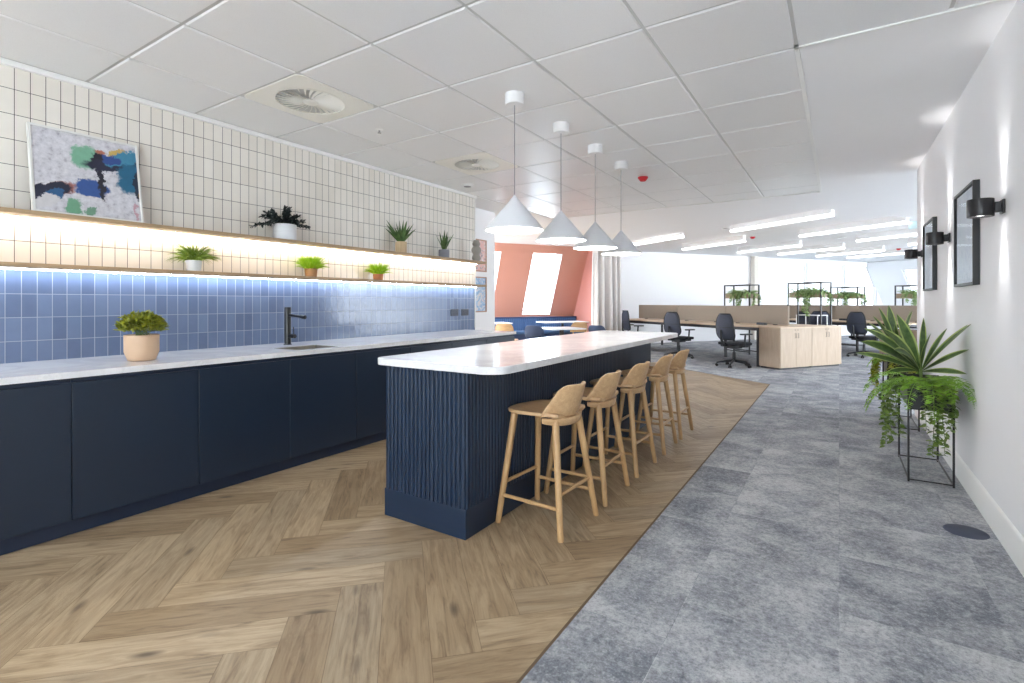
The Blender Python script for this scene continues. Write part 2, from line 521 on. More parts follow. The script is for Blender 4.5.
# ------------------------------------------------------------------ geometry builder
class G:
    def __init__(self, xf=None):
        self.bm = bmesh.new()
        self.xf = xf

    def v(self, p):
        p = Vector(p)
        return self.bm.verts.new(self.xf @ p if self.xf else p)

    def face(self, vs):
        try:
            return self.bm.faces.new(vs)
        except ValueError:
            return None

    def box(self, x0, x1, y0, y1, z0, z1):
        p = [self.v((x, y, z)) for z in (z0, z1) for y in (y0, y1) for x in (x0, x1)]
        for f in ((0, 2, 3, 1), (4, 5, 7, 6), (0, 1, 5, 4), (2, 6, 7, 3), (0, 4, 6, 2), (1, 3, 7, 5)):
            self.face([p[i] for i in f])
        return self

    def prism(self, poly, z0, z1, cap=True):
        a = [self.v((x, y, z0)) for x, y in poly]
        b = [self.v((x, y, z1)) for x, y in poly]
        n = len(poly)
        for i in range(n):
            self.face((a[i], a[(i + 1) % n], b[(i + 1) % n], b[i]))
        if cap:
            self.face(a[::-1])
            self.face(b)
        return self

    def cone(self, p0, p1, r0, r1, seg=16, cap=True):
        p0, p1 = Vector(p0), Vector(p1)
        d = (p1 - p0).normalized()
        a = d.orthogonal().normalized()
        b = d.cross(a)
        rings = []
        for p, r in ((p0, r0), (p1, r1)):
            rings.append([self.v(p + (a * math.cos(2 * PI * i / seg) + b * math.sin(2 * PI * i / seg)) * max(r, 1e-4)) for i in range(seg)])
        for i in range(seg):
            j = (i + 1) % seg
            self.face((rings[0][i], rings[0][j], rings[1][j], rings[1][i]))
        if cap:
            self.face(rings[0][::-1])
            self.face(rings[1])
        return self

    def tube(self, pts, r, seg=8, cap=True):
        pts = [Vector(p) for p in pts]
        n = len(pts)
        rr = r if isinstance(r, (list, tuple)) else [r] * n
        rings = []
        up = None
        for k, p in enumerate(pts):
            d = (pts[min(k + 1, n - 1)] - pts[max(k - 1, 0)]).normalized()
            if up is None:
                up = d.orthogonal().normalized()
            up = (up - d * up.dot(d))
            up = up.normalized() if up.length > 1e-6 else d.orthogonal().normalized()
            s = d.cross(up)
            rings.append([self.v(p + (up * math.cos(2 * PI * i / seg) + s * math.sin(2 * PI * i / seg)) * rr[k]) for i in range(seg)])
        for a, b in zip(rings, rings[1:]):
            for i in range(seg):
                j = (i + 1) % seg
                self.face((a[i], a[j], b[j], b[i]))
        if cap:
            self.face(rings[0][::-1])
            self.face(rings[-1])
        return self

    def lathe(self, prof, c=(0, 0, 0), seg=28):
        rings = []
        for r, z in prof:
            if r < 1e-5:
                rings.append([self.v((c[0], c[1], c[2] + z))])
            else:
                rings.append([self.v((c[0] + r * math.cos(2 * PI * i / seg), c[1] + r * math.sin(2 * PI * i / seg), c[2] + z)) for i in range(seg)])
        for a, b in zip(rings, rings[1:]):
            for i in range(seg):
                j = (i + 1) % seg
                if len(a) == 1 and len(b) == 1:
                    continue
                if len(a) == 1:
                    self.face((a[0], b[j], b[i]))
                elif len(b) == 1:
                    self.face((a[i], a[j], b[0]))
                else:
                    self.face((a[i], a[j], b[j], b[i]))
        return self

    def sheet(self, grid):
        vs = [[self.v(p) for p in row] for row in grid]
        for a, b in zip(vs, vs[1:]):
            for i in range(len(a) - 1):
                self.face((a[i], a[i + 1], b[i + 1], b[i]))
        return self

    def leaf(self, base, direc, length, width, droop=.5, n=6, fold=.25, taper=.5, cross=True, side=None, roll=None, face=None):
        """a leaf blade with real (thin) thickness along an arc; 'across' runs 0 at the midrib to 1 at the edge"""
        la = self.bm.verts.layers.float.get('across') or self.bm.verts.layers.float.new('across')
        base = Vector(base)
        d = Vector(direc).normalized()
        rows = []
        p = base.copy()
        seg = length / n
        if roll is None:
            roll = random.uniform(-.9, .9)
        if face is not None:
            s = d.cross(Vector((0, 0, 1)))
            s = s.normalized() if s.length > 1e-4 else Vector((1, 0, 0))
            roll = max((roll, -roll), key=lambda r: (Matrix.Rotation(r, 3, d) @ s).cross(d).dot(face))
        for k in range(n + 1):
            t = k / n
            s = d.cross(Vector((0, 0, 1)))
            s = s.normalized() if s.length > 1e-4 else (side or Vector((1, 0, 0)))
            s = Matrix.Rotation(roll, 3, d) @ s
            nrm = s.cross(d).normalized()
            w = width * .5 * (math.sin(PI * (t ** taper)) ** .8 if 0 < t < 1 else (.12 if t == 0 else 0.02))
            rows.append((p.copy(), s, nrm, w))
            p = p + d * seg
            d = (d + Vector((0, 0, -1)) * droop * seg / max(length, 1e-6)).normalized()
        top = []
        for (q, s, nm, w) in rows:
            row = []
            for u in ((-1, -.6, 0, .6, 1) if cross else (-1, 0, 1)):
                x = self.v(q + s * (w * u) + nm * (abs(u) * w * fold))
                x[la] = abs(u)
                row.append(x)
            top.append(row)
        for a, b in zip(top, top[1:]):
            for i in range(len(a) - 1):
                self.face((a[i], a[i + 1], b[i + 1], b[i]))
        return [r[0] for r in rows]

    def build(self, name, mat, parent=None, smooth=True, bevel=0., solid=0., loc=None, angle=35, segs=2):
        bmesh.ops.recalc_face_normals(self.bm, faces=self.bm.faces)
        me = bpy.data.meshes.new(name)
        self.bm.to_mesh(me)
        self.bm.free()
        if smooth and len(me.polygons):
            me.polygons.foreach_set('use_smooth', [True] * len(me.polygons))
            me.set_sharp_from_angle(angle=R(angle))
        me.materials.append(MT[mat] if isinstance(mat, str) else mat)
        o = bpy.data.objects.new(name, me)
        COL.objects.link(o)
        if parent is not None:
            o.parent = parent
        if loc is not None:
            o.location = loc
        if solid:
            m = o.modifiers.new('thickness', 'SOLIDIFY')
            m.thickness = solid
            m.offset = 0
        if bevel:
            m = o.modifiers.new('edges', 'BEVEL')
            m.width = bevel
            m.segments = segs
            m.limit_method = 'ANGLE'
            m.angle_limit = R(40)
        return o


def tag(o, label, cat, group=None, kind=None):
    o['label'] = label
    o['category'] = cat
    if group:
        o['group'] = group
    if kind:
        o['kind'] = kind
    return o


def thing(name, label, cat, loc=(0, 0, 0), rz=0., group=None):
    o = bpy.data.objects.new(name, None)
    o.empty_display_size = .1
    COL.objects.link(o)
    o.location = loc
    o.rotation_euler = (0, 0, rz)
    return tag(o, label, cat, group)


def struct(o):
    o['kind'] = 'structure'
    return o


def dup(root, loc, rz=None, label=None, group=None):
    r = root.copy()
    COL.objects.link(r)
    r.location = loc
    if rz is not None:
        r.rotation_euler = (0, 0, rz)
    if label:
        r['label'] = label
    if group:
        r['group'] = group
    for ch in list(root.children):
        c = ch.copy()
        COL.objects.link(c)
        c.parent = r
        for g in list(ch.children):
            d = g.copy()
            COL.objects.link(d)
            d.parent = c
    return r


def rrect(x0, x1, y0, y1, r, n=6, corners=(1, 1, 1, 1)):
    pts = []
    for (cx, cy, a0, k) in ((x1, y1, 0, 0), (x0, y1, 90, 1), (x0, y0, 180, 2), (x1, y0, 270, 3)):
        rr = r * corners[k]
        if rr < 1e-5:
            pts.append((cx, cy))
            continue
        ox = cx - rr if cx == x1 else cx + rr
        oy = cy - rr if cy == y1 else cy + rr
        for i in range(n + 1):
            a = R(a0 + 90 * i / n)
            pts.append((ox + rr * math.cos(a), oy + rr * math.sin(a)))
    return pts


OX = Matrix.Rotation(OROT, 4, 'Z')


def office_xf(a, b, z=0.):
    return Matrix.Translation(ow(a, b, z)) @ OX


def wall_with_holes(g, L, Hh, T, holes):
    """panel in local x (0..L), z (0..Hh), y 0..T with rectangular openings (x0,x1,z0,z1), built of strips"""
    xs = sorted({0, L} | {h[0] for h in holes} | {h[1] for h in holes})
    for a, b in zip(xs, xs[1:]):
        cuts = sorted([(h[2], h[3]) for h in holes if h[0] <= a + 1e-6 and h[1] >= b - 1e-6])
        z = 0
        for c0, c1 in cuts:
            if c0 > z:
                g.box(a, b, 0, T, z, c0)
            z = c1
        if z < Hh:
            g.box(a, b, 0, T, z, Hh)


# ================================================================== SETTING
ZC = 2.70
XW = -4.2          # tiled kitchen wall
XR = .72           # right wall

# ---- herringbone floor: one mesh, planks 0.18 x 0.90 laid at 45 degrees
def make_floor():
    g = G()
    bm = g.bm
    lay = bm.loops.layers.float_vector.new('grain')
    w, n = .18, 5
    gap = .0007
    ox, oy = .20, .198
    c45 = math.sqrt(.5)
    idx = 0

    def add(i0, j0, di, dj):
        nonlocal idx
        a0, a1 = i0 * w + gap, (i0 + di) * w - gap
        b0, b1 = j0 * w + gap, (j0 + dj) * w - gap
        cs = [(a0, b0), (a1, b0), (a1, b1), (a0, b1)]
        pts = [((a - b) * c45 + ox, (a + b) * c45 + oy) for a, b in cs]
        if all(p[0] > -.88 for p in pts) or all(p[0] < -13 for p in pts) or all(p[1] < -2.6 for p in pts):
            return
        if all(Vector((p[0], p[1], 0)).dot(O2) > 6.6 for p in pts) and all(Vector((p[0], p[1], 0)).dot(O1) < 7.7 for p in pts):
            return
        if all(p[1] > 14.5 for p in pts):
            return
        idx += 1
        f = g.face([g.v((x, y, 0)) for x, y in pts])
        r1, r2 = random.random() * 20, random.random() * 20
        num = idx * 1.618
        for lp, (a, b) in zip(f.loops, cs):
            u, v = (a, b) if di > dj else (b, a)
            lp[lay] = (u - (a0 if di > dj else b0) + r1, v - (b0 if di > dj else a0) + r2 * .01, num)
    rng = range(-130, 100)
    for i in rng:
        for j in rng:
            x = (i - j) * w * c45
            y = (i + j) * w * c45
            if x < -14 or x > .6 or y < -4.5 or y > 15.5:
                continue
            s = (i - j) % (2 * n)
            if s == 0:
                add(i, j, n, 1)
            if s == 2 * n - 1:
                add(i, j, 1, n)
    geo = lambda: list(bm.verts) + list(bm.edges) + list(bm.faces)
    bmesh.ops.bisect_plane(bm, geom=geo(), plane_co=(-.88, 0, 0), plane_no=(1, 0, 0), clear_outer=True)
    o = g.build('floor', 'planks', smooth=False)
    return struct(o)


make_floor()
g = G()
g.box(-14, -.86, -2.8, 15, -.06, -.0025)
struct(g.build('floor_underlay', 'subfloor', smooth=False))

# ---- carpet
cv = ow(7.7, 6.6)
cv2 = ow(16, 6.6)
g = G()
poly = [(-.88, -2.8), (9, -2.8), (9, 27), (-16, 27), (cv2.x, cv2.y), (-.88, 8.59)]
g.prism(poly, -.05, .004)
struct(g.build('carpet_floor', 'carpet', smooth=False))
g = G()
g.box(-.888, -.878, -2.8, 8.59, -.01, .006)
struct(g.build('trim_1', 'subfloor', smooth=False))

# ---- tiled kitchen wall: upper white, lower blue
g = G()
g.box(XW - .55, XW, -2.8, 5.587, 1.462, ZC + .05)
struct(g.build('wall_left', 'wtile', smooth=False))
g = G()
g.box(XW - .55, XW, -2.8, 5.587, -.02, 1.462)
struct(g.build('wall_left_lower', 'btile', smooth=False))
g = G()
g.box(XW, XW + .03, -2.8, 5.587, 2.665, ZC)
g.box(XW, XW + .012, 5.575, 5.587, .9, 2.665)
struct(g.build('trim_2', 'trim', bevel=.003))
# recessed white end wall with pictures
g = G()
g.box(-6.6, -4.71, 5.587, 6.80, -.02, ZC + .05)
struct(g.build('wall_end', 'wall', smooth=False))

# ---- right wall with skirting
g = G()
g.box(XR, XR + .25, -2.8, 6.95, -.02, ZC + .06)
g.box(XR, 5.5, 6.95, 7.11, -.02, ZC + .06)
struct(g.build('wall_right', 'wall', smooth=False))
g = G()
prof = [(0, .0), (-.018, .0), (-.018, .115), (-.013, .125), (-.013, .14), (-.006, .152), (0, .155)]
a = [g.v((XR + x, -2.8, z)) for x, z in prof]
b = [g.v((XR + x, 7.12, z)) for x, z in prof]
for i in range(len(prof) - 1):
    g.face((a[i], a[i + 1], b[i + 1], b[i]))
g.face(a)
g.face(b[::-1])
struct(g.build('baseboard_right', 'trim'))

# unseen wall behind the viewpoint, three openings added to set the light from behind
g = G(Matrix.Translation((XW - .5, -2.8, 0)) @ Matrix.Scale(-1, 4, (0, 1, 0)))
rear = [(1.2, 2.1, .5, 2.3), (3.0, 3.9, .5, 2.3), (4.3, 5.4, .5, 2.35)]
wall_with_holes(g, XR + .25 - XW + .5, ZC + .05, .2, rear)
struct(g.build('wall_rear', 'wall', smooth=False))

# ---- ceilings
def tile_ceiling():
    g = G()
    P = .6693
    xs = [-.203 - P * k for k in range(0, 7)]          # -0.20 .. -4.22
    y0 = 1.300
    def tile(xa, xb, ya, yb):
        e = .009
        z0, z1 = ZC - .004, ZC + .02
        a = [(xa + e, ya + e), (xb - e, ya + e), (xb - e, yb - e), (xa + e, yb - e)]
        d = .006
        b = [(xa + e + d, ya + e + d), (xb - e - d, ya + e + d), (xb - e - d, yb - e - d), (xa + e + d, yb - e - d)]
        lo = [g.v((x, y, z0)) for x, y in b]
        md = [g.v((x, y, z0 + .006)) for x, y in a]
        hi = [g.v((x, y, z1)) for x, y in a]
        g.face(lo)
        for i in range(4):
            j = (i + 1) % 4
            g.face((lo[i], lo[j], md[j], md[i]))
            g.face((md[i], md[j], hi[j], hi[i]))
    for kx in range(6):
        for ky in range(-6, 10):
            xb, xa = xs[kx], max(xs[kx + 1], XW + .03)
            ya, yb = y0 + P * ky, min(y0 + P * (ky + 1), 7.80)
            if kx == 4 and ky in (1, 4):
                continue                              # the two air diffuser tiles
            if yb - ya < .1:
                continue
            tile(xa, xb, ya, yb)
    for kx in range(2):
        for ky in range(-6, 3):
            xa = -.203 + P * kx
            xb = min(xa + P, XR - .01)
            tile(xa, xb, y0 + P * ky, y0 + P * (ky + 1))
    return struct(g.build('ceiling', 'ctile', angle=20))


tile_ceiling()
g = G()
g.box(XW - .5, XR + .2, -2.8, 3.305, ZC + .004, ZC + .05)
g.box(XW - .5, -.2, 3.305, 7.80, ZC + .004, ZC + .05)
struct(g.build('ceiling_grid', 'tbar', smooth=False))
g = G()
T0 = .022
g.box(-.215, -.19, 3.29, 7.82, ZC - .012, ZC + .03)
g.box(-.215, XR, 3.29, 3.315, ZC - .012, ZC + .03)
g.box(XW, -.19, 7.795, 7.82, ZC - .012, ZC + .03)
struct(g.build('trim_3', 'trim', bevel=.002))

p1, p2, p3, p4 = ow(5.4, 26), ow(5.4, 7.55), ow(12.7, 7.55), ow(12.7, 26)
g = G()
poly = [(-.19, 3.315), (1.2, 3.315), (1.2, 7.0), (16, 7.0), (16, 24), (p1.x, p1.y), (p2.x, p2.y), (p3.x, p3.y), (-8.2, 5.58), (XW, 5.58), (XW, 7.82), (-.19, 7.82)]
g.prism(poly, ZC, ZC + .06)
struct(g.build('ceiling_plaster', 'ceil', smooth=False))
g = G()
q = [ow(5.0, 7.2), ow(12.7, 7.2), ow(12.7, 27), ow(5.0, 27)]
g.prism([(v.x, v.y) for v in q], ZC + .055, ZC + .12)
struct(g.build('ceiling_office', 'ceil', smooth=False))

# ---- coral alcove: mansard wall (leans in), pink return wall, roof windows
MB_, MK = 12.45, .45            # base of the slope and lean per metre
lean = math.atan(MK)


def mansard_xf(o2, base=MB_, z0=.85):
    # local x along O2, local z up the slope, local y outward (+O1)
    o = ow(base - MK * (z0 - .88), o2, z0)
    xax = O2.copy()
    up = (Vector((0, 0, 1)) - O1 * MK).normalized()
    out = xax.cross(up) * -1
    if out.dot(O1) < 0:
        out = -out
    m = Matrix((xax, out, up)).transposed().to_4x4()
    return Matrix.Translation(o) @ m


MX = mansard_xf(0.0)
sl = math.sqrt(1 + MK * MK)
zs = lambda z: (z - .85) * sl
wins = [(1.9, 2.75), (3.75, 4.68), (5.55, 6.40)]
holes = [(a, b, zs(.90), zs(2.50)) for a, b in wins]
g = G(MX)
wall_with_holes(g, 7.2, zs(2.74), .10, holes)
struct(g.build('wall_coral', 'coral', smooth=False))
# low upright wall below the slope
g2 = G()
a0, a1 = ow(MB_ - .01, 0), ow(MB_ - .01, 7.2)
b0, b1 = ow(MB_ + .12, 0), ow(MB_ + .12, 7.2)
g2.prism([(a0.x, a0.y), (a1.x, a1.y), (b1.x, b1.y), (b0.x, b0.y)], -.02, .88)
struct(g2.build('wall_coral_base', 'coral', smooth=False))
for k, (a, b) in enumerate(wins):
    z0, z1 = zs(.90), zs(2.50)
    g = G(MX)
    e = .012
    g.box(a, a + e, 0, .30, z0, z1)
    g.box(b - e, b, 0, .30, z0, z1)
    g.box(a, b, 0, .30, z0, z0 + e)
    g.box(a, b, 0, .30, z1 - e, z1)
    w = struct(g.build('window_%d' % (k + 1), 'reveal', smooth=False))
    g = G(MX)
    f = .05
    for (x0, x1, y0, y1) in ((a, a + f, z0, z1), (b - f, b, z0, z1), (a, b, z0, z0 + f), (a, b, z1 - f, z1), (a, b, z0 + .62 * (z1 - z0), z0 + .62 * (z1 - z0) + .03)):
        g.box(x0 + e, x1 - e, .22, .27, y0 + e, y1 - e)
    g.build('window_frame', 'white', w, bevel=.004)
    g = G(MX)
    g.box(a + .02, b - .02, .24, .247, z0 + .02, z1 - .02)
    g.build('window_pane', 'glass', w, smooth=False)
# pink return wall (o2 = 7.15) running towards the room
q = [ow(11.44, 7.15), ow(12.7, 7.15), ow(12.7, 7.35), ow(11.44, 7.35)]
g = G()
g.prism([(v.x, v.y) for v in q], -.02, ZC + .06)
struct(g.build('wall_pink', 'pink', smooth=False))

# ---- office: long left wall with big bright windows, column, far sloped wall
g = G(office_xf(12.5, 7.3) @ Matrix.Rotation(PI / 2, 4, 'Z'))     # local x runs along O2, local y away from the office (+O1)
oh = [(7.15, 9.35, .85, 2.62), (9.55, 11.35, .85, 2.62), (11.55, 13.2, .85, 2.62)]
wall_with_holes(g, 14.2, 2.82, .14, oh)
struct(g.build('wall_office', 'wall', smooth=False))
for k, h in enumerate(oh):
    xf = office_xf(12.5, 7.3) @ Matrix.Rotation(PI / 2, 4, 'Z')
    g = G(xf)
    f = .05
    x0, x1, z0, z1 = h
    for bx in ((x0, x0 + f, z0, z1), (x1 - f, x1, z0, z1), (x0, x1, z0, z0 + f), (x0, x1, z1 - f, z1)):
        g.box(bx[0], bx[1], .03, .10, bx[2], bx[3])
    w = struct(g.build('window_%d' % (k + 4), 'white', smooth=False))
    g = G(xf)
    g.box(x0 + .03, x1 - .03, .06, .067, z0 + .03, z1 - .03)
    g.build('window_pane', 'glass_dim', w, smooth=False)
    g = G(xf)
    g.box(x0 - .03, x1 + .03, -.08, .03, z0 - .03, z0)
    g.build('window_sill', 'trim', w, bevel=.004)
g = G(office_xf(12.42, 13.95))
g.box(0, .14, -.085, .085, -.02, 2.78)
struct(g.build('column', plain('warm_white_column', rgb(222, 216, 206), .7, var=.01)))
# far sloped wall closing the office
o = ow(12.6, 20.0, 2.78)
up = (Vector((0, 0, -1)) + O2 * .62).normalized()
xax = -O1
m = Matrix((xax, up.cross(xax), up)).transposed().to_4x4()
XF = Matrix.Translation(o) @ m
g = G(XF)
wall_with_holes(g, 16, 3.4, .12, [(1.2, 3.4, .35, 2.2), (5.2, 7.4, .35, 2.2)])
struct(g.build('wall_far', 'wall', smooth=False))
for k, (x0, x1) in enumerate(((1.2, 3.4), (5.2, 7.4))):
    g = G(XF)
    for bx in ((x0, x0 + .05, .35, 2.2), (x1 - .05, x1, .35, 2.2), (x0, x1, .35, .4), (x0, x1, 2.15, 2.2)):
        g.box(bx[0], bx[1], .02, .09, bx[2], bx[3])
    w = struct(g.build('window_%d' % (k + 7), 'white', smooth=False))
    g = G(XF)
    g.box(x0 + .03, x1 - .03, .05, .057, .38, 2.17)
    g.build('window_pane', 'glass_dim', w, smooth=False)
#@@THINGS
# ================================================================== KITCHEN RUN
ZW = .882                        # kitchen worktop height
bounds = [-.9, -.266, .367, 1.0, 1.635, 2.27, 2.885, 3.52, 4.135, 4.75, 5.36]
cab_labels = [
    'navy handleless base cabinet standing beyond the photo edge at the near end',
    'navy handleless base cabinet standing beyond the photo edge, next to the cut one',
    'navy handleless base cabinet cut by the left photo edge',
    'navy handleless base cabinet in front of the potted plant on the worktop',
    'navy handleless base cabinet under the worktop stretch between plant pot and tap',
    'navy handleless base cabinet directly below the steel sink and black tap',
    'navy base cabinet half hidden by the near corner of the ribbed island',
    'navy base cabinet behind the ribbed island, just beyond its near end',
    'navy base cabinet behind the island, last but one towards the coral alcove',
    'navy base cabinet at the far end of the kitchen run by the alcove',
]
for k in range(1, 10):
    y0, y1 = bounds[k], bounds[k + 1]
    t = thing('base_cabinet', cab_labels[k], 'cabinet', (0, y0, 0), 0, 'navy kitchen base cabinets')
    L = y1 - y0
    g = G()
    if k == 5:
        g.box(XW + .003, -3.432, .001, L - .001, .10, .62)
        g.box(XW + .003, XW + .02, .001, L - .001, .62, .846)
        g.box(-3.45, -3.432, .001, L - .001, .62, .846)
        g.box(XW + .02, -3.45, .001, .02, .62, .846)
        g.box(XW + .02, -3.45, L - .02, L - .001, .62, .846)
    else:
        g.box(XW + .003, -3.432, .001, L - .001, .10, .846)
    g.build('body', 'navydark', t, smooth=False)
    g = G()
    g.box(-3.430, -3.410, .002, L - .002, .094, .822)
    g.build('door', 'navy', t, bevel=.0015)
g = G()
g.box(-3.49, -3.472, -.9, 5.36, 0, .0995)
tag(g.build('plinth', 'navydark', bevel=.001), 'long navy plinth running below the kitchen cabinets', 'plinth')

g = G()      # worktop with the sink cut-out
sx0, sx1, sy0, sy1 = -3.80, -3.48, 2.37, 2.77
x0, x1, y0, y1 = XW + .003, -3.397, -.9, 5.375
for bx in ((x0, x1, y0, sy0), (x0, x1, sy1, y1), (x0, sx0, sy0, sy1), (sx1, x1, sy0, sy1)):
    g.box(*bx, .848, ZW)
bmesh.ops.remove_doubles(g.bm, verts=g.bm.verts, dist=.0001)
tag(g.build('worktop', 'quartz', smooth=False), 'long white quartz worktop over the navy cabinets along the tiled wall', 'worktop')
t = thing('sink', 'inset brushed steel sink bowl set into the white worktop', 'sink', (0, 0, 0))
g = G()
e = .012
g.box(sx0 - .001, sx1 + .001, sy0, sy1, .70, .706)
g.box(sx0, sx0 + .004, sy0, sy1, .706, ZW - .004)
g.box(sx1 - .004, sx1, sy0, sy1, .706, ZW - .004)
g.box(sx0, sx1, sy0, sy0 + .004, .706, ZW - .004)
g.box(sx0, sx1, sy1 - .004, sy1, .706, ZW - .004)
g.build('bowl', 'steel', t, smooth=False)
g = G()
g.lathe([(0, .012), (.03, .012), (.038, .006), (.04, .0)], (-3.64, 2.57, .706))
g.build('drain', 'chrome', t)
t = thing('kitchen_tap', 'tall matt black mixer tap standing behind the sink', 'tap', (-4.0, 2.64, ZW))
g = G()
g.lathe([(0, 0), (.034, 0), (.034, .006), (.027, .010), (.0265, .315), (.024, .322), (0, .322)])
g.build('column', 'blacktap', t)
g = G()
g.tube([(0, 0, .255), (.10, .0, .250), (.19, .0, .243)], .0115, 12)
g.cone((.185, 0, .2435), (.24, 0, .239), .0155, .0165, 14)
g.build('spout', 'blacktap', t)
g = G()
g.tube([(.02, .0, .075), (.06, .0, .075), (.10, .0, .075)], [.017, .0175, .0175], 14)
g.tube([(.085, 0, .085), (.083, 0, .13), (.078, 0, .155)], .004, 8)
g.build('lever', 'blacktap', t)

# floating shelves with LED strips
for nm, z, zt, strip, lab in (('upper', 1.788, .026, 'strip_warm', 'long oak wall shelf, the upper one, lit warm underneath, carrying painting and pots'),
                              ('lower', 1.478, .026, 'strip_cool', 'long oak wall shelf, the lower one, lit cool white above the blue tiles')):
    t = thing('wall_shelf', lab, 'shelf', (0, 0, 0), 0, 'oak wall shelves')
    g = G()
    g.box(XW + .002, -3.98, -1.6, 5.56, z - zt, z)
    g.build('shelf_board', 'oakshelf', t, bevel=.0015)
    g = G()
    g.box(XW + .050, XW + .062, -1.6, 5.54, z - zt - .007, z - zt - .0005)
    so = g.build('light_strip', strip, t, smooth=False)
    so['label'] = 'glowing LED strip'

# double sockets on the blue tiles
for yy, lab in ((5.14, 'dark double socket plate on the blue tiles, the one nearer the tap'), (5.36, 'dark double socket plate on the blue tiles, the one nearer the alcove')):
    t = thing('wall_socket', lab, 'socket', (XW, yy, 1.11), 0, 'sockets over the worktop')
    g = G()
    g.box(0.001, .010, -.075, .075, -.043, .043)
    g.build('plate', 'socket', t, bevel=.003)
    for s in (-1, 1):
        g = G()
        for dy, dz, w, h in ((0, .012, .005, .012), (-.012, -.012, .008, .004), (.012, -.012, .008, .004)):
            g.box(.0095, .0112, s * .037 + dy - w / 2, s * .037 + dy + w / 2, dz - h / 2, dz + h / 2)
        g.build('outlet', 'void', t, smooth=False)

# leaning abstract painting
t = thing('painting', 'abstract navy teal and white painting in white frame leaning on the upper shelf', 'painting', (-4.045, 1.288, 1.789))
t.rotation_euler = (0, R(-11), 0)
PW, PH = .575, .565
g = G()
g.box(-.012, .006, -PW / 2 + .012, PW / 2 - .012, .014, PH - .014)
canvas = g.build('canvas', 'picture', t, smooth=False)
g = G()
f = .014
for bx in ((-PW / 2, -PW / 2 + f, 0, PH), (PW / 2 - f, PW / 2, 0, PH), (-PW / 2 + f, PW / 2 - f, 0, f), (-PW / 2 + f, PW / 2 - f, PH - f, PH)):
    g.box(-.022, .012, bx[0], bx[1], bx[2], bx[3])
g.build('frame', 'frame_white', t, bevel=.002)


# ================================================================== POTS AND PLANTS
def pot(t, prof, mat, soil_z, soil_r, name='pot'):
    g = G()
    g.lathe(prof, seg=36)
    g.build(name, mat, t)
    g = G()
    g.lathe([(0, soil_z + .004), (soil_r * .6, soil_z + .003), (soil_r, soil_z)], seg=24)
    g.build('soil', 'soil', t)


def rnd(a, b):
    return a + (b - a) * random.random()


# olive bush in beige pot on the worktop
t = thing('potted_plant', 'bushy olive green plant in a beige tapered pot on the kitchen worktop', 'plant', (-3.70, 1.432, ZW))
pot(t, [(0, .0), (.066, .0), (.074, .004), (.088, .045), (.092, .055), (.093, .160), (.0895, .162), (.086, .158), (.084, .13), (0, .13)], 'pot_beige', .14, .085)
g = G()
for k in range(950):
    a, r = rnd(0, 2 * PI), math.sqrt(random.random())
    px, py = r * .118 * math.cos(a), r * .118 * math.sin(a)
    z = .175 + .12 * math.sqrt(max(0, 1 - r * r * .85)) * rnd(.1, 1.05)
    d = Vector((px * 5 + rnd(-.6, .6), py * 5 + rnd(-.6, .6), rnd(.2, 1.1)))
    g.leaf((px, py, z), d, rnd(.022, .04), rnd(.012, .02), .8, 3, .2, .6, False)
g.build('foliage', 'leaf_olive', t)
g = G()
for k in range(26):
    a = rnd(0, 2 * PI)
    r = rnd(.02, .11)
    g.tube([(rnd(-.04, .04), rnd(-.04, .04), .15), (r * .6 * math.cos(a), r * .6 * math.sin(a), .19), (r * math.cos(a), r * math.sin(a), .25)], .0022, 5)
g.build('stems', 'stem', t)


def tuft(t, mat, n, length, z0, droop, width, r0=.02, up=(.5, 1.3), name='leaves'):
    g = G()
    for k in range(n):
        a = rnd(0, 2 * PI)
        rr = r0 * math.sqrt(random.random())
        d = Vector((math.cos(a), math.sin(a), rnd(*up)))
        g.leaf((rr * math.cos(a), rr * math.sin(a), z0), d, length * rnd(.7, 1.1), width, droop, 6, .2, .55, False)
    return g.build(name, mat, t)


# lower shelf: spider plant, two lime tufts
ZL = 1.4785
t = thing('potted_plant', 'spiky green plant in a small white pot on the lower shelf', 'plant', (-4.085, 1.92, ZL))
pot(t, [(0, 0), (.040, 0), (.046, .004), (.054, .082), (.05, .083), (.047, .07), (0, .07)], 'pot_white', .072, .048)
tuft(t, 'leaf_spider', 230, .17, .072, 1.6, .013, .035, (.5, 3.4))
t = thing('potted_plant', 'lime green grassy tuft in a brown clay pot on the lower shelf', 'plant', (-4.085, 2.93, ZL))
pot(t, [(0, 0), (.046, 0), (.05, .004), (.056, .078), (.052, .08), (.05, .068), (0, .068)], 'pot_brown', .07, .05)
tuft(t, 'leaf_lime', 520, .14, .066, 1.1, .010, .05, (.6, 5))
t = thing('potted_plant', 'small lime green grassy tuft in a terracotta pot, nearest the sockets', 'plant', (-4.085, 3.74, ZL))
pot(t, [(0, 0), (.044, 0), (.048, .004), (.054, .062), (.05, .064), (.048, .055), (0, .055)], 'pot_terra', .058, .048)
tuft(t, 'leaf_lime', 480, .13, .058, 1.1, .010, .045, (.6, 5))

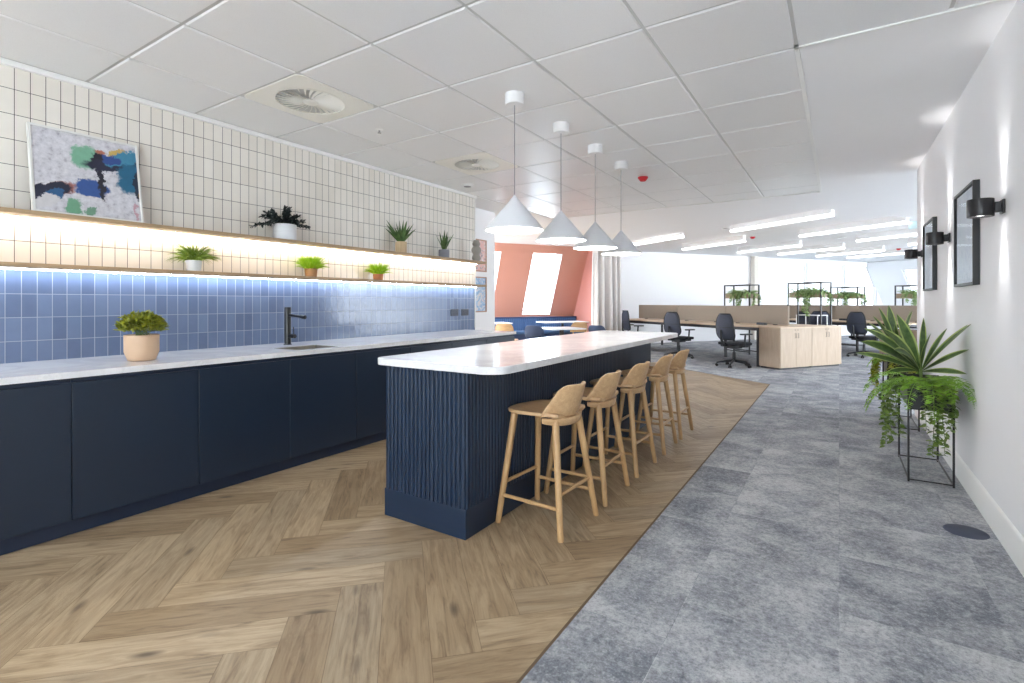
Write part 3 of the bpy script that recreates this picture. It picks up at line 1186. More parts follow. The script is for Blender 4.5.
# upper shelf
ZU = 1.7885
t = thing('potted_plant', 'dark spreading succulent in a white pot on the upper shelf', 'plant', (-4.082, 2.665, ZU))
pot(t, [(0, 0), (.088, 0), (.094, .005), (.097, .135), (.093, .137), (.089, .125), (0, .12)], 'pot_white', .126, .09)
g = G()
for k in range(20):
    a = R(90 if k % 2 == 0 else -90) + rnd(-.9, .9)
    if k in (4, 5, 8, 12, 15, 17):
        d0 = Vector((rnd(-.1, .2), rnd(-.25, .25), 1))
        ln = rnd(.12, .17)
    else:
        d0 = Vector((max(-.25, math.cos(a) * .5), math.sin(a), rnd(.15, .8)))
        ln = rnd(.13, .22)
    if k == 1:
        d0, ln = Vector((.05, -1, .12)), .31
    if k == 2:
        d0, ln = Vector((.1, .95, .25)), .23
    d0.normalize()
    p = Vector((0, 0, .126))
    for j in range(int(ln / .011)):
        q = p + d0 * .011
        for s in range(3):
            dd = (d0 * .7 + Vector((rnd(-1, 1), rnd(-1, 1), rnd(-.6, 1)))).normalized()
            g.leaf(q, dd, rnd(.026, .044), .02, .4, 3, .3, .6, False)
        p = q
        d0 = (d0 + Vector((0, 0, -.02))).normalized()
g.build('leaves', 'leaf_dark', t)


def snake(t, z0, n, hgt, spread, mat='leaf_snake', w=.03):
    g = G()
    for k in range(n):
        a = 2 * PI * k / n + rnd(-.4, .4)
        s = rnd(.15, spread)
        d = Vector((math.cos(a) * s * .7, math.sin(a) * s, 1))
        g.leaf((.014 * math.cos(a), .014 * math.sin(a), z0), d, hgt * rnd(.7, 1.05), w * rnd(.8, 1.1), .25, 7, .3, .45)
    return g.build('leaves', mat, t)


t = thing('potted_plant', 'snake plant with fanned leaves in a light wooden pot on the upper shelf', 'plant', (-4.082, 4.07, ZU))
pot(t, [(0, 0), (.06, 0), (.063, .004), (.064, .125), (.06, .127), (.057, .115), (0, .11)], 'pot_wood', .116, .058)
snake(t, .116, 15, .29, 1.15, w=.038)
t = thing('potted_plant', 'upright snake plant in a grey concrete pot on the upper shelf', 'plant', (-4.085, 4.80, ZU))
pot(t, [(0, 0), (.064, 0), (.066, .004), (.067, .10), (.063, .102), (.06, .09), (0, .085)], 'pot_grey', .092, .06)
snake(t, .092, 11, .26, .7, w=.038)
t = thing('vase', 'grey bubble shaped ceramic vase at the far end of the upper shelf', 'vase', (-4.06, 5.43, ZU))
g = G()
g.lathe([(0, 0), (.032, 0), (.042, .012), (.052, .035), (.05, .055), (.036, .078), (.036, .083), (.052, .108), (.058, .13), (.054, .152), (.034, .178), (.034, .183), (.046, .2), (.046, .215), (.036, .232), (.034, .25), (.030, .25), (.030, .235), (0, .23)], seg=32)
bmesh.ops.scale(g.bm, vec=(1.15, 1.15, 1.12), verts=g.bm.verts)
g.build('body', 'vase', t)

# ================================================================== ISLAND
t = thing('bar_island', 'navy ribbed bar island in the middle of the wooden floor', 'island', (0, 0, 0))
IX0, IX1, IY0, IY1 = -2.245, -1.645, 2.105, 5.23


def ribbed(x0, x1, y0, y1, pitch, r):
    pts = []
    for (ax, ay, bx, by, nx, ny) in ((x0, y0, x1, y0, 0, -1), (x1, y0, x1, y1, 1, 0), (x1, y1, x0, y1, 0, 1), (x0, y1, x0, y0, -1, 0)):
        L = math.hypot(bx - ax, by - ay)
        n = round(L / pitch)
        for k in range(n):
            for (u, h) in ((.0, 0), (.22, 0), (.30, .62), (.42, .93), (.61, 1), (.80, .93), (.92, .62)):
                s = (k + u) / n
                pts.append((ax + (bx - ax) * s + nx * r * h, ay + (by - ay) * s + ny * r * h))
    return pts


g = G()
g.prism(ribbed(IX0 + .008, IX1 - .008, IY0 + .008, IY1 - .008, .031, .0095), .158, .884)
g.build('fluted_panel', 'island', t, angle=50)
g = G()
g.box(IX0, IX1, IY0, IY1, 0, .158)
g.build('plinth', 'island', t, bevel=.002)
g = G()
g.prism(rrect(-2.285, -1.405, 2.055, 5.46, .125, 10, (1, .5, .5, 1)), .8845, .925)
tag(g.build('island_worktop', 'quartz', bevel=.004), 'white quartz worktop with rounded corners on the ribbed navy island', 'worktop')


# ================================================================== BAR STOOLS
def make_stool(label):
    t = thing('bar_stool', label, 'stool', (0, 0, 0), 0, 'oak stools along the island')
    ZS = .632
    # seat: rounded front (-x), slightly dished
    g = G()
    rows = []
    for i in range(13):
        u = i / 12                                  # 0 front, 1 rear
        x = -.227 + .385 * u
        hw = .195 * (1 - (1 - min(1, u / .42)) ** 2.6 * .40) * (1 - .05 * u - .13 * u ** 5)
        row = []
        for j in range(13):
            s = j / 12 * 2 - 1
            dish = .013 * (1 - s * s) * min(1, u * 2.2)
            roll = -.012 * (1 - min(1, u / .2)) ** 2
            xr = x + .02 * s * s * (1 - u) * 1.5
            row.append((xr, hw * s, ZS + .004 - .006 * u - dish + roll + .012 * abs(s) ** 3 * u))
        rows.append(row)
    g.sheet(rows)
    g.build('seat', 'oakseat', t, solid=.020, bevel=.004, angle=60)
    # wrap-round rim under the back edge
    g = G()
    rows = []
    for k in range(2):
        row = []
        for j in range(17):
            a = R(-72 + 144 * j / 16)
            row.append((.012 + (.166 - .012 * k) * math.cos(a) ** .8, (.196 - .012 * k) * math.sin(a), ZS - .012 - .045 * k * math.cos(a) ** .5))
        rows.append(row)
    g.sheet(rows)
    g.build('seat_rim', 'oakseat', t, solid=.016, bevel=.003, angle=60)
    # back shell
    g = G()
    rows = []
    for i in range(11):
        v = i / 10
        row = []
        for j in range(15):
            s = j / 14 * 2 - 1
            hw = .186 * (1 - v) + .130 * v + .008 * math.sin(PI * v)
            y = hw * s
            drop = .028 * max(0, (abs(s) - .62) / .38) ** 2.4 * v
            z = ZS - .004 + .172 * v - drop
            x = .168 + .055 * v - (.105 - .03 * v) * s * s
            row.append((x, y, z))
        rows.append(row)
    g.sheet(rows)
    g.build('backrest', 'oakseat', t, solid=.014, bevel=.003, angle=60)
    # splayed legs
    tops = {}
    for sx in (-1, 1):
        for sy in (-1, 1):
            top = Vector((.125 * sx - (.0 if sx > 0 else .02), .125 * sy, ZS - .012))
            bot = Vector((.205 * sx, .205 * sy, 0))
            tops[(sx, sy)] = (top, bot)
            g = G()
            g.cone(bot, bot.lerp(top, .02), .0145, .0165, 18)
            g.cone(bot.lerp(top, .02), top, .0165, .0205, 18)
            g.build('leg', 'oakstool', t)
    at = lambda k, z: tops[k][1].lerp(tops[k][0], z / (ZS - .012))
    for a, b, z in (((-1, -1), (-1, 1), .225), ((1, -1), (1, 1), .225), ((-1, -1), (1, -1), .155), ((-1, 1), (1, 1), .155)):
        g = G()
        g.tube([at(a, z), at(b, z)], .0105, 12)
        g.build('rung', 'oakstool', t)
    return t


stool_labels = ['oak bar stool standing nearest the camera at the island', 'oak bar stool second from the near end of the island',
                'oak bar stool in the middle of the row of five at the island', 'oak bar stool second from the far end of the island',
                'oak bar stool at the far end of the row, closest to the office desks']
proto = make_stool(stool_labels[0])
for k, y in enumerate((2.575, 3.125, 3.725, 4.355, 4.915)):
    o = proto if k == 0 else dup(proto, (0, 0, 0), 0, stool_labels[k])
    o.location = (-1.412, y, 0)
    o.rotation_euler = (0, 0, R((-3, 1, -1, 2, 0)[k]))

# ================================================================== PENDANTS
pend_labels = ['grey cone pendant lamp nearest the camera above the island', 'grey cone pendant lamp second from the camera above the island',
               'grey cone pendant lamp third from the camera above the island', 'grey cone pendant lamp farthest along the island, by the curtain']


def make_pendant():
    t = thing('pendant_lamp', pend_labels[0], 'lamp', (0, 0, 0), 0, 'cone pendants over the island')
    g = G()
    g.lathe([(0, ZC - .082), (.062, ZC - .082), (.0665, ZC - .078), (.0665, ZC - .004), (0, ZC - .004)], seg=32)
    g.build('canopy', 'white', t)
    g = G()
    g.tube([(0, 0, ZC - .082), (0, 0, 1.985)], .0032, 8)
    g.build('cord', 'cord', t)
    g = G()
    g.lathe([(.004, 1.992), (.009, 1.985), (.203, 1.756), (.2055, 1.748), (.2045, 1.744), (.199, 1.747), (.006, 1.972)], seg=56)
    g.build('lamp_shade', 'shade', t, angle=50)
    g = G()
    g.lathe([(0, 1.744), (.10, 1.7445), (.1995, 1.7475), (.19, 1.758), (0, 1.758)], seg=56)
    g.build('diffuser', 'pend_glow', t)
    return t


proto = make_pendant()
for k, y in enumerate((2.985, 3.687, 4.375, 5.038)):
    o = proto if k == 0 else dup(proto, (0, 0, 0), 0, pend_labels[k])
    o.location = (-1.90, y, 0)

# ================================================================== CEILING FITTINGS
def make_diffuser(label):
    t = thing('air_diffuser', label, 'vent', (0, 0, 0), 0, 'swirl diffusers in the ceiling')
    hw = .326
    g = G()
    ro, ri, n = .245, .055, 30
    # plate with a round hole: ring of quads from circle to square
    seg = 60
    circ, sq = [], []
    for i in range(seg):
        a = 2 * PI * i / seg
        c, s = math.cos(a), math.sin(a)
        k = hw / max(abs(c), abs(s))
        circ.append((ro * c, ro * s))
        sq.append((k * c, k * s))
    va = [g.v((x, y, -.004)) for x, y in circ]
    vb = [g.v((x, y, -.004)) for x, y in sq]
    vc = [g.v((x, y, .016)) for x, y in sq]
    for i in range(seg):
        j = (i + 1) % seg
        g.face((va[i], va[j], vb[j], vb[i]))
        g.face((vb[i], vb[j], vc[j], vc[i]))
    g.build('plate', 'cream', t, angle=30)
    g = G()
    g.lathe([(0, .030), (ro + .01, .030), (ro + .01, -.002)], seg=48)
    g.build('duct', 'void', t)
    g = G()
    g.lathe([(0, -.016), (.045, -.015), (ri, -.008), (ri, .004), (0, .004)], seg=36)
    g.lathe([(ro, -.006), (ro - .012, -.008), (ro - .012, .004), (ro, .004)], seg=60)
    for i in range(n):
        a0 = 2 * PI * i / n
        wd = 2 * PI / n * .5
        rows = []
        for r in (ri - .006, .13, .19, ro - .008):
            aa = a0 + .22 * (r - ri) / (ro - ri)
            rows.append([(r * math.cos(aa), r * math.sin(aa), .010), (r * math.cos(aa + wd), r * math.sin(aa + wd), -.009)])
        g.sheet(rows)
    g.build('swirl_vanes', 'cream', t, angle=30)
    return t


proto = make_diffuser('square swirl air diffuser in the ceiling above the white succulent pot')
proto.location = (-3.216, 2.304, ZC)
dup(proto, (-3.216, 4.311, ZC), 0, 'square swirl air diffuser in the ceiling, farther one near the pendants')
t = thing('sprinkler', 'small chrome sprinkler head in the ceiling beside the near air diffuser', 'sprinkler', (-3.24, 2.98, ZC - .004))
g = G()
g.lathe([(0, -.001), (.032, -.001), (.034, -.004), (.022, -.010), (0, -.010)], seg=24)
g.build('rosette', 'trim', t)
g = G()
g.lathe([(0, -.010), (.008, -.010), (.008, -.028), (.016, -.030), (.016, -.033), (0, -.033)], seg=16)
g.build('head', 'chrome', t)
t = thing('ceiling_speaker', 'small white round ceiling fitting above the far end of the tiled wall', 'ceiling fitting', (-3.86, 4.98, ZC - .004))
g = G()
g.lathe([(0, -.0), (.075, -.0), (.075, -.012), (.06, -.022), (0, -.024)], seg=28)
g.build('body', 'white', t)
g = G()
g.lathe([(0, -.0245), (.045, -.0245), (.045, -.0235)], seg=28)
g.build('grille', 'cord', t)


def make_detector():
    t = thing('smoke_detector', '', 'smoke detector', (0, 0, 0), 0, 'red fire detectors')
    g = G()
    g.lathe([(0, 0), (.036, 0), (.036, -.010), (0, -.010)], seg=24)
    g.build('base', 'white', t)
    g = G()
    g.lathe([(0, -.010), (.058, -.010), (.058, -.020), (.036, -.050), (.030, -.056), (0, -.056)], seg=24)
    g.build('cap', 'red', t)
    return t


proto = make_detector()
proto.location = (-1.9, 5.74, ZC - .004)
proto['label'] = 'red detector on the tiled ceiling beyond the pendant lamps'
e = ow(8.6, 9.65)
dup(proto, (e.x, e.y, ZC + .055), 0, 'red detector on the office ceiling amid the linear lights')
e = ow(8.9, 15.55)
dup(proto, (e.x, e.y, ZC + .055), 0, 'red detector on the office ceiling next to the right wall, the farthest one')
for k, (a, b, lab) in enumerate(((7.85, 8.05, 'small dark round ceiling vent before the nearest office lights'), (7.95, 11.75, 'small dark round ceiling vent farther in among the office lights'))):
    e = ow(a, b)
    t = thing('round_vent', lab, 'vent', (e.x, e.y, ZC + .055), 0, 'round office ceiling vents')
    g = G()
    g.lathe([(.085, 0), (.10, 0), (.10, -.006), (.07, -.012), (.07, 0)], seg=28)
    g.build('rim', 'white', t)
    g = G()
    g.lathe([(0, -.004), (.072, -.004), (.072, 0)], seg=28)
    g.build('grille', 'socket', t)

# linear office lights
rows_a = [(5.4, 7.42, 7.77), (5.4, 7.42, 9.68), (5.5, 7.5, 11.61), (5.5, 7.5, 13.5)]
rows_b = [(8.42, 10.30, 7.45), (8.52, 10.50, 9.31), (8.65, 10.55, 11.3), (8.60, 10.50, 12.8), (8.60, 10.50, 14.4), (8.65, 10.5, 15.8)]
lab_a = ['white linear ceiling light nearest the bar, the widest in view', 'white linear ceiling light running towards the small sign by the right wall',
         'white linear ceiling light partly behind the right wall, third back', 'white linear ceiling light behind the right wall edge above the red detector']
lab_b = ['white linear ceiling light just right of the last pendant lamp', 'white linear ceiling light above the first bench of desks, second in the far column',
         'white linear ceiling light above the white column, third in the far column', 'white linear ceiling light fourth in the far column',
         'white linear ceiling light fifth in the far column, above the bright windows', 'white linear ceiling light last in the far column, next to the wall lamp']
lin_proto = None
for (a0, a1, b), lab in list(zip(rows_a, lab_a)) + list(zip(rows_b, lab_b)):
    L = a1 - a0
    e = ow((a0 + a1) / 2, b, 2.60)
    t = thing('linear_light', lab, 'ceiling light', e, OROT, 'linear office lights')
    g = G()
    g.box(-L / 2, L / 2, -.045, .045, .042, ZC + .053 - 2.60)
    g.build('housing', 'white', t, bevel=.002)
    g = G()
    g.box(-L / 2 + .004, L / 2 - .004, -.0455, .0455, 0, .0415)
    g.build('diffuser', 'lin_glow', t, smooth=False)

# exit-sign sized pale box hanging by the wall
e = ow(5.30, 9.72, 2.50)
t = thing('hanging_sign', 'pale blank box sign hanging under the office ceiling by the right wall', 'sign', e, OROT)
g = G()
g.box(-.10, .10, -.012, .012, 0, .13)
g.build('panel', plain('pale_cyan_panel', rgb(206, 232, 236), .3), t, bevel=.003)
g = G()
for s in (-.07, .07):
    g.cone((s, 0, .13), (s, 0, ZC - 2.50), .003, .003, 8)
g.build('hanger', 'white', t)

# ================================================================== RIGHT WALL
def make_sconce():
    t = thing('wall_lamp', '', 'wall lamp', (0, 0, 0), 0, 'black wall lamps')
    g = G()
    g.box(-.012, -.001, -.032, .032, -.036, .036)
    g.box(-.040, -.012, -.022, .022, -.026, .026)
    g.build('bracket', 'black', t, bevel=.003)
    g = G()
    g.lathe([(.045, -.046), (.054, -.046), (.055, -.044), (.055, .044), (.054, .046), (.045, .046), (.043, .038), (.043, -.038), (.045, -.046)], (-.092, 0, 0), 36)
    g.build('drum', 'black', t)
    g = G()
    g.lathe([(0, .036), (.043, .036), (.043, .030), (0, .030)], (-.092, 0, 0), 28)
    g.lathe([(0, -.036), (.043, -.036), (.043, -.030), (0, -.030)], (-.092, 0, 0), 28)
    g.build('lens', 'lens_glow', t)
    return t


sc_labels = ['black drum wall lamp nearest the camera, beside the nearer black frame', 'black drum wall lamp between the two black framed pictures', 'black drum wall lamp at the far end of the right wall']
proto = make_sconce()
for k, (y, z) in enumerate(((3.60, 1.745), (5.13, 1.745), (6.68, 1.745))):
    o = proto if k == 0 else dup(proto, (0, 0, 0), 0)
    o['label'] = sc_labels[k]
    o.location = (XR, y, z)
    for s in (1, -1):
        ld = bpy.data.lights.new('lamp_beam', 'SPOT')
        ld.energy = SCONCE_W
        ld.spot_size = R(50)
        ld.spot_blend = .9
        ld.shadow_soft_size = .02
        ld.color = (1, .99, .98)
        lo = bpy.data.objects.new('lamp_beam', ld)
        COL.objects.link(lo)
        lo.parent = o
        lo.location = (-.088, 0, .050 * s)
        lo.rotation_euler = (0 if s < 0 else PI, R(16) * s, 0)

for k, (y0, y1, lab) in enumerate(((4.13, 4.75, 'tall black framed pale picture on the right wall, the nearer one'), (5.73, 6.36, 'tall black framed pale picture on the right wall, the farther one'))):
    t = thing('framed_picture', lab, 'picture', (XR, (y0 + y1) / 2, 1.355), 0, 'black framed pictures on the right wall')
    hw, h = (y1 - y0) / 2, .64
    g = G()
    f = .018
    for bx in ((-hw, -hw + f, 0, h), (hw - f, hw, 0, h), (-hw + f, hw - f, 0, f), (-hw + f, hw - f, h - f, h)):
        g.box(-.034, -.001, bx[0], bx[1], bx[2], bx[3])
    g.build('frame', 'frame_black', t, bevel=.0015)
    g = G()
    g.box(-.018, -.004, -hw + f, hw - f, f, h - f)
    g.build('print', 'print_pale', t, smooth=False)
    g = G()
    g.box(-.027, -.025, -hw + f, hw - f, f, h - f)
    g.build('glazing', 'picglass', t, smooth=False)

# two framed prints on the recessed end wall
for (z0, z1, m, lab) in ((1.72, 2.22, 'print_pink', 'pink abstract print in a wooden frame behind the shelf end, the upper one'), (1.09, 1.64, 'print_blue', 'blue abstract print in a wooden frame behind the shelf end, the lower one')):
    t = thing('framed_print', lab, 'picture', (-4.71, 6.33, z0), 0, 'wood framed prints on the end wall')
    hw, h, f = .21, z1 - z0, .018
    g = G()
    for bx in ((-hw, -hw + f, 0, h), (hw - f, hw, 0, h), (-hw + f, hw - f, 0, f), (-hw + f, hw - f, h - f, h)):
        g.box(.001, .028, bx[0], bx[1], bx[2], bx[3])
    g.build('frame', 'frame_pink', t, bevel=.0015)
    g = G()
    g.box(.003, .014, -hw + f, hw - f, f, h - f)
    g.build('print', m, t, smooth=False)

# floor box lid in the carpet
t = thing('floor_box', 'round slate grey floor box lid set in the carpet by the right wall', 'floor box', (.578, 3.65, .004))
g = G()
g.lathe([(0, .004), (.080, .004), (.082, .003), (.092, .003), (.096, .0005), (.096, 0)], seg=40)
g.build('lid', 'floorbox', t)


# ================================================================== PLANT STANDS
def make_stand(t, hx, hy, z0, z1, legh=.675):
    r = .006
    for sx in (-1, 1):
        for sy in (-1, 1):
            g = G()
            x, y = sx * (hx - r), sy * (hy - r)
            g.box(x - r, x + r, y - r, y + r, 0, legh)
            g.build('leg', 'black', t, smooth=False)
    for (a, b) in (((-1, -1), (1, -1)), ((-1, 1), (1, 1)), ((-1, -1), (-1, 1)), ((1, -1), (1, 1))):
        for z in (.012,):
            g = G()
            xa, xb = sorted((a[0] * (hx - r), b[0] * (hx - r)))
            ya, yb = sorted((a[1] * (hy - r), b[1] * (hy - r)))
            g.box(xa - r * .7, xb + r * .7, ya - r * .7, yb + r * .7, z, z + .008)
            g.build('rail', 'black', t, smooth=False)
    g = G()
    e = .012
    g.box(-hx + e, hx - e, -hy + e, hy - e, z0, z0 + .008)
    for bx in ((-hx + e, -hx + e + .006, -hy + e, hy - e), (hx - e - .006, hx - e, -hy + e, hy - e), (-hx + e, hx - e, -hy + e, -hy + e + .006), (-hx + e, hx - e, hy - e - .006, hy - e)):
        g.box(*bx, z0, z1)
    g.build('trough', 'black', t, smooth=False)
    g = G()
    g.box(-hx + e + .006, hx - e - .006, -hy + e + .006, hy - e - .006, z1 - .04, z1 - .02)
    g.build('soil', 'soil', t, smooth=False)


def fern(t, base, n, length, mat='leaf_fern', dirs=None, up=(.35, 1.1)):
    g = G()
    for k in range(n):
        a = dirs[k % len(dirs)] + rnd(-.3, .3) if dirs else rnd(0, 2 * PI)
        d = Vector((math.cos(a), math.sin(a), rnd(*up))).normalized()
        p = Vector(base) + Vector((rnd(-.05, .05), rnd(-.05, .05), 0))
        L = length * rnd(.75, 1.1)
        m = 34
        st = L / m
        spine = [p.copy()]
        for j in range(m):
            p = p + d * st
            d = (d + Vector((0, 0, -1)) * (.058 + .0012 * j)).normalized()
            spine.append(p.copy())
            s = d.cross(Vector((0, 0, 1)))
            s = s.normalized() if s.length > .05 else Vector((math.sin(a), -math.cos(a), 0))
            wl = .075 * math.sin(PI * min(1, (j + 2.0) / (m + 1.2))) ** .6 * (1 - .35 * j / m)
            for sg in (-1, 1):
                g.leaf(p, s * sg + d * .35 + Vector((0, 0, rnd(-.15, .1))), wl, .013, .3, 2, .1, .6, False)
        g.tube(spine[::3], .0016, 4)
    return g.build('fern_fronds', mat, t)


def trail(t, starts, mat='leaf_ivy', name='trailing_ivy', size=1.0):
    g = G()
    for (b, L, out) in starts:
        p = Vector(b)
        d = Vector((out[0], out[1], .25)).normalized()
        pts = [p.copy()]
        m = int(L / .016)
        for j in range(m):
            p = p + d * .016
            k = .30 if j < 8 else .5
            d = (d + Vector((rnd(-.18, .18), rnd(-.18, .18), -k))).normalized()
            pts.append(p.copy())
            for q in range(2):
                a = rnd(0, 2 * PI)
                dd = Vector((math.cos(a), math.sin(a), rnd(-.7, .3)))
                g.leaf(p, dd, rnd(.032, .048) * size, rnd(.022, .032) * size, .6, 3, .15, .75, False)
        g.tube(pts[::2], .0017, 4)
    return g.build(name, mat, t)


def dracaena(t, base, specs, mat='leaf_var'):
    g = G()
    for (az, el, L, w, droop) in specs:
        d = Vector((math.cos(R(az)) * math.cos(R(el)), math.sin(R(az)) * math.cos(R(el)), math.sin(R(el))))
        g.leaf(Vector(base) + d * .02, d, L, w * 1.1, droop, 10, .22, 1.1, True, None, R(52), Vector((-.1, -1, .25)))
    o = g.build('broad_leaves', mat, t)
    g = G()
    g.tube([(base[0], base[1], base[2] - .16), (base[0] + .004, base[1], base[2] - .05), (base[0], base[1], base[2] + .06)], [.014, .012, .008], 10)
    g.build('stem', 'stem', t)
    return o


# the camera sees the stands from -y; screen right is about (+.84, +.54)
t = thing('plant_stand', 'black wire plant stand with fern, ivy and broad leaves, the nearer one', 'plant stand', (.525, 4.79, .004), 0, 'plant stands by the right wall')
make_stand(t, .126, .335, .50, .675)
dr = 32.8     # azimuth of screen-right
specs = [(dr + 180, 48, .50, .085, .55), (dr + 184, 24, .50, .05, .35), (dr + 178, 40, .46, .095, .6), (dr + 172, 60, .38, .09, .6), (dr + 140, 74, .42, .08, .3), (dr + 255, 70, .30, .09, .6),
         (dr + 40, 78, .38, .05, .2), (-56, 46, .52, .085, .2), (-40, 54, .44, .05, .25), (-60, 29, .44, .06, .15), (-64, 12, .42, .042, .25), (dr + 205, 46, .36, .075, .9), (dr + 190, 12, .30, .04, .6), (-30, 66, .34, .05, .2)]
specs = [(a, e_, L, w, d_) for a, e_, L, w, d_ in specs]
dracaena(t, (-.03, -.10, .74), specs)
fern(t, (-.02, -.25, .67), 11, .44, dirs=[R(a) for a in (195, 222, 245, 268, 292, 318, 340, 180, 255)])
fern(t, (.05, -.10, .67), 3, .26, dirs=[R(a) for a in (-70, -62, -80)])
trail(t, [((-.115, -.20, .67), .50, (-1, -.25)), ((-.115, -.12, .67), .56, (-1, .1)), ((-.115, -.27, .67), .44, (-1, -.5)), ((-.11, -.02, .67), .46, (-1, .2)),
          ((.0, -.33, .67), .52, (.05, -1)), ((.03, -.33, .67), .44, (.2, -1)), ((-.03, -.33, .67), .36, (-.2, -1)), ((.09, -.33, .67), .34, (.1, -.8)), ((.05, -.33, .67), .5, (.1, -1)),
          ((.08, -.33, .67), .30, (.15, -.6)), ((-.115, .10, .67), .40, (-1, .2)), ((-.115, .25, .67), .36, (-1, .3))])
t = thing('plant_stand', 'black wire plant stand with dark trailing ivy, behind the nearer stand', 'plant stand', (.525, 6.55, .004), 0, 'plant stands by the right wall')
make_stand(t, .126, .335, .50, .675)
dracaena(t, (-.03, -.05, .74), [(dr + 180, 60, .42, .08, .3), (dr + 165, 72, .46, .08, .2), (dr + 190, 48, .44, .07, .4), (dr + 100, 80, .46, .075, .2), (-20, 74, .42, .06, .2), (-60, 58, .36, .06, .25), (-50, 70, .46, .05, .1), (dr + 200, 40, .4, .07, .5), (dr + 230, 55, .36, .07, .4)])
fern(t, (-.04, -.2, .66), 8, .30)
trail(t, [((-.115, -.28 + .055 * k, .67), rnd(.26, .46), (-1, rnd(-.3, .3))) for k in range(11)] + [((-.08 + .05 * k, -.33, .67), rnd(.25, .4), (0, -1)) for k in range(4)], 'leaf_olive')

# ================================================================== CORAL ALCOVE
t = thing('banquette', 'long blue upholstered bench under the roof windows in the coral alcove', 'bench', ow(12.12, 0, 0), OROT + PI / 2)
# local x runs along O2 after the turn, local y towards the wall (+O1)
g = G()
g.box(1.6, 7.13, -.30, .16, .42, .50)
g.build('seat', 'bench_blue', t, bevel=.02)
g = G()
n = 92
rows = []
for k in range(n * 4 + 1):
    x = 1.6 + (7.13 - 1.6) * k / (n * 4)
    y = .165 - .016 * abs(math.sin(PI * k / 4))
    rows.append([(x, y, .50), (x, y, .815)])
g.sheet(rows)
g.box(1.6, 7.13, .17, .27, .50, .815)
g.build('backrest', 'bench_blue', t)
g = G()
g.box(1.6, 7.13, .135, .30, .816, .85)
g.build('top_ledge', 'bench_dark', t, bevel=.004)
g = G()
g.box(1.6, 7.13, -.26, .16, .0, .42)
g.build('base', 'bench_dark', t, smooth=False)


def make_table(label, a, b, zt, hw, hd, rot=0.):
    t = thing('cafe_table', label, 'table', ow(a, b, 0), OROT + rot, 'white alcove tables')
    g = G()
    g.prism(rrect(-hw, hw, -hd, hd, .06, 5), zt - .025, zt)
    g.build('tabletop', 'table', t, bevel=.004)
    g = G()
    g.lathe([(.03, .012), (.03, zt - .025)], seg=16)
    g.build('pedestal', 'black', t)
    g = G()
    g.lathe([(0, .0), (.22, .0), (.22, .008), (.03, .014), (0, .014)], seg=28)
    g.build('base', 'black', t)
    return t


make_table('white table in front of the blue bench below the middle roof window', 11.45, 6.25, .75, .32, .62)
make_table('white table at the left of the alcove, half behind the end wall', 11.45, 4.15, .75, .32, .60)
make_table('white round-cornered table between the alcove chairs and the island', 8.95, 4.85, .735, .38, .38)


def make_shell_chair(label, mat, legmat, group):
    t = thing('side_chair', label, 'chair', (0, 0, 0), 0, group)
    g = G()
    g.prism(rrect(-.21, .21, -.20, .20, .07, 5), .435, .455)
    g.build('seat', mat, t, bevel=.005)
    g = G()
    rows = []
    for i in range(9):
        v = i / 8
        row = []
        for j in range(13):
            s = j / 12 * 2 - 1
            hw = .205 - .01 * v
            drop = .07 * max(0, (abs(s) - .55) / .45) ** 2.4 if v > .5 else 0
            row.append((hw * s, -.20 - .05 * v + .045 * s * s, .58 + .22 * v - drop * (v - .5) * 2))
        rows.append(row)
    g.sheet(rows)
    g.build('backrest', mat, t, solid=.014, bevel=.003, angle=60)
    for s in (-1, 1):
        g = G()
        g.tube([(s * .15, -.185, .45), (s * .155, -.205, .55), (s * .15, -.215, .64)], .011, 8)
        g.build('back_post', legmat, t)
        for q in (-1, 1):
            g = G()
            g.cone((s * .20, q * .19, 0), (s * .17, q * .15, .436), .011, .015, 12)
            g.build('leg', legmat, t)
    return t


c = make_shell_chair('light oak chair with rounded back beside the kitchen end wall', 'oakseat', 'oakstool', 'alcove chairs')
c.location = ow(10.0, 4.12)
c.rotation_euler = (0, 0, OROT + R(50))
c2 = dup(c, ow(10.05, 5.82), OROT + R(85), 'light oak chair with rounded back below the coral corner')
b1_ = make_shell_chair('slate blue chair nearer the kitchen end, left of the white table', 'chair_blue', 'chair_blue', 'alcove chairs')
b1_.location = ow(8.85, 4.30)
b1_.rotation_euler = (0, 0, OROT + R(40))
dup(b1_, ow(8.45, 5.5), OROT + R(25), 'slate blue chair just below the cream curtain')

# cream curtain hanging at the alcove edge
g = G()
rows = []
n = 150
for k in range(n + 1):
    u = k / n
    o2v = 6.63 + .82 * u
    ph = 2 * PI * 5.0 * u + 1.4 * math.sin(7 * u)
    top = ow(10.62 + .05 * math.sin(ph), o2v + .012 * math.cos(ph))
    bot = ow(10.62 + .12 * math.sin(ph + .3 * math.sin(9 * u)), o2v + .02 * math.cos(ph))
    rows.append([(lerp.x, lerp.y, z) for z, lerp in ((2.695, top), (2.3, top.lerp(bot, .25)), (1.6, top.lerp(bot, .55)), (.9, top.lerp(bot, .8)), (.02, bot))])
g.sheet(rows)
tag(g.build('curtain', 'curtain', solid=.003, angle=80), 'cream floor length curtain hanging in folds beside the coral alcove', 'curtain')

# ================================================================== OFFICE
ZD = .78


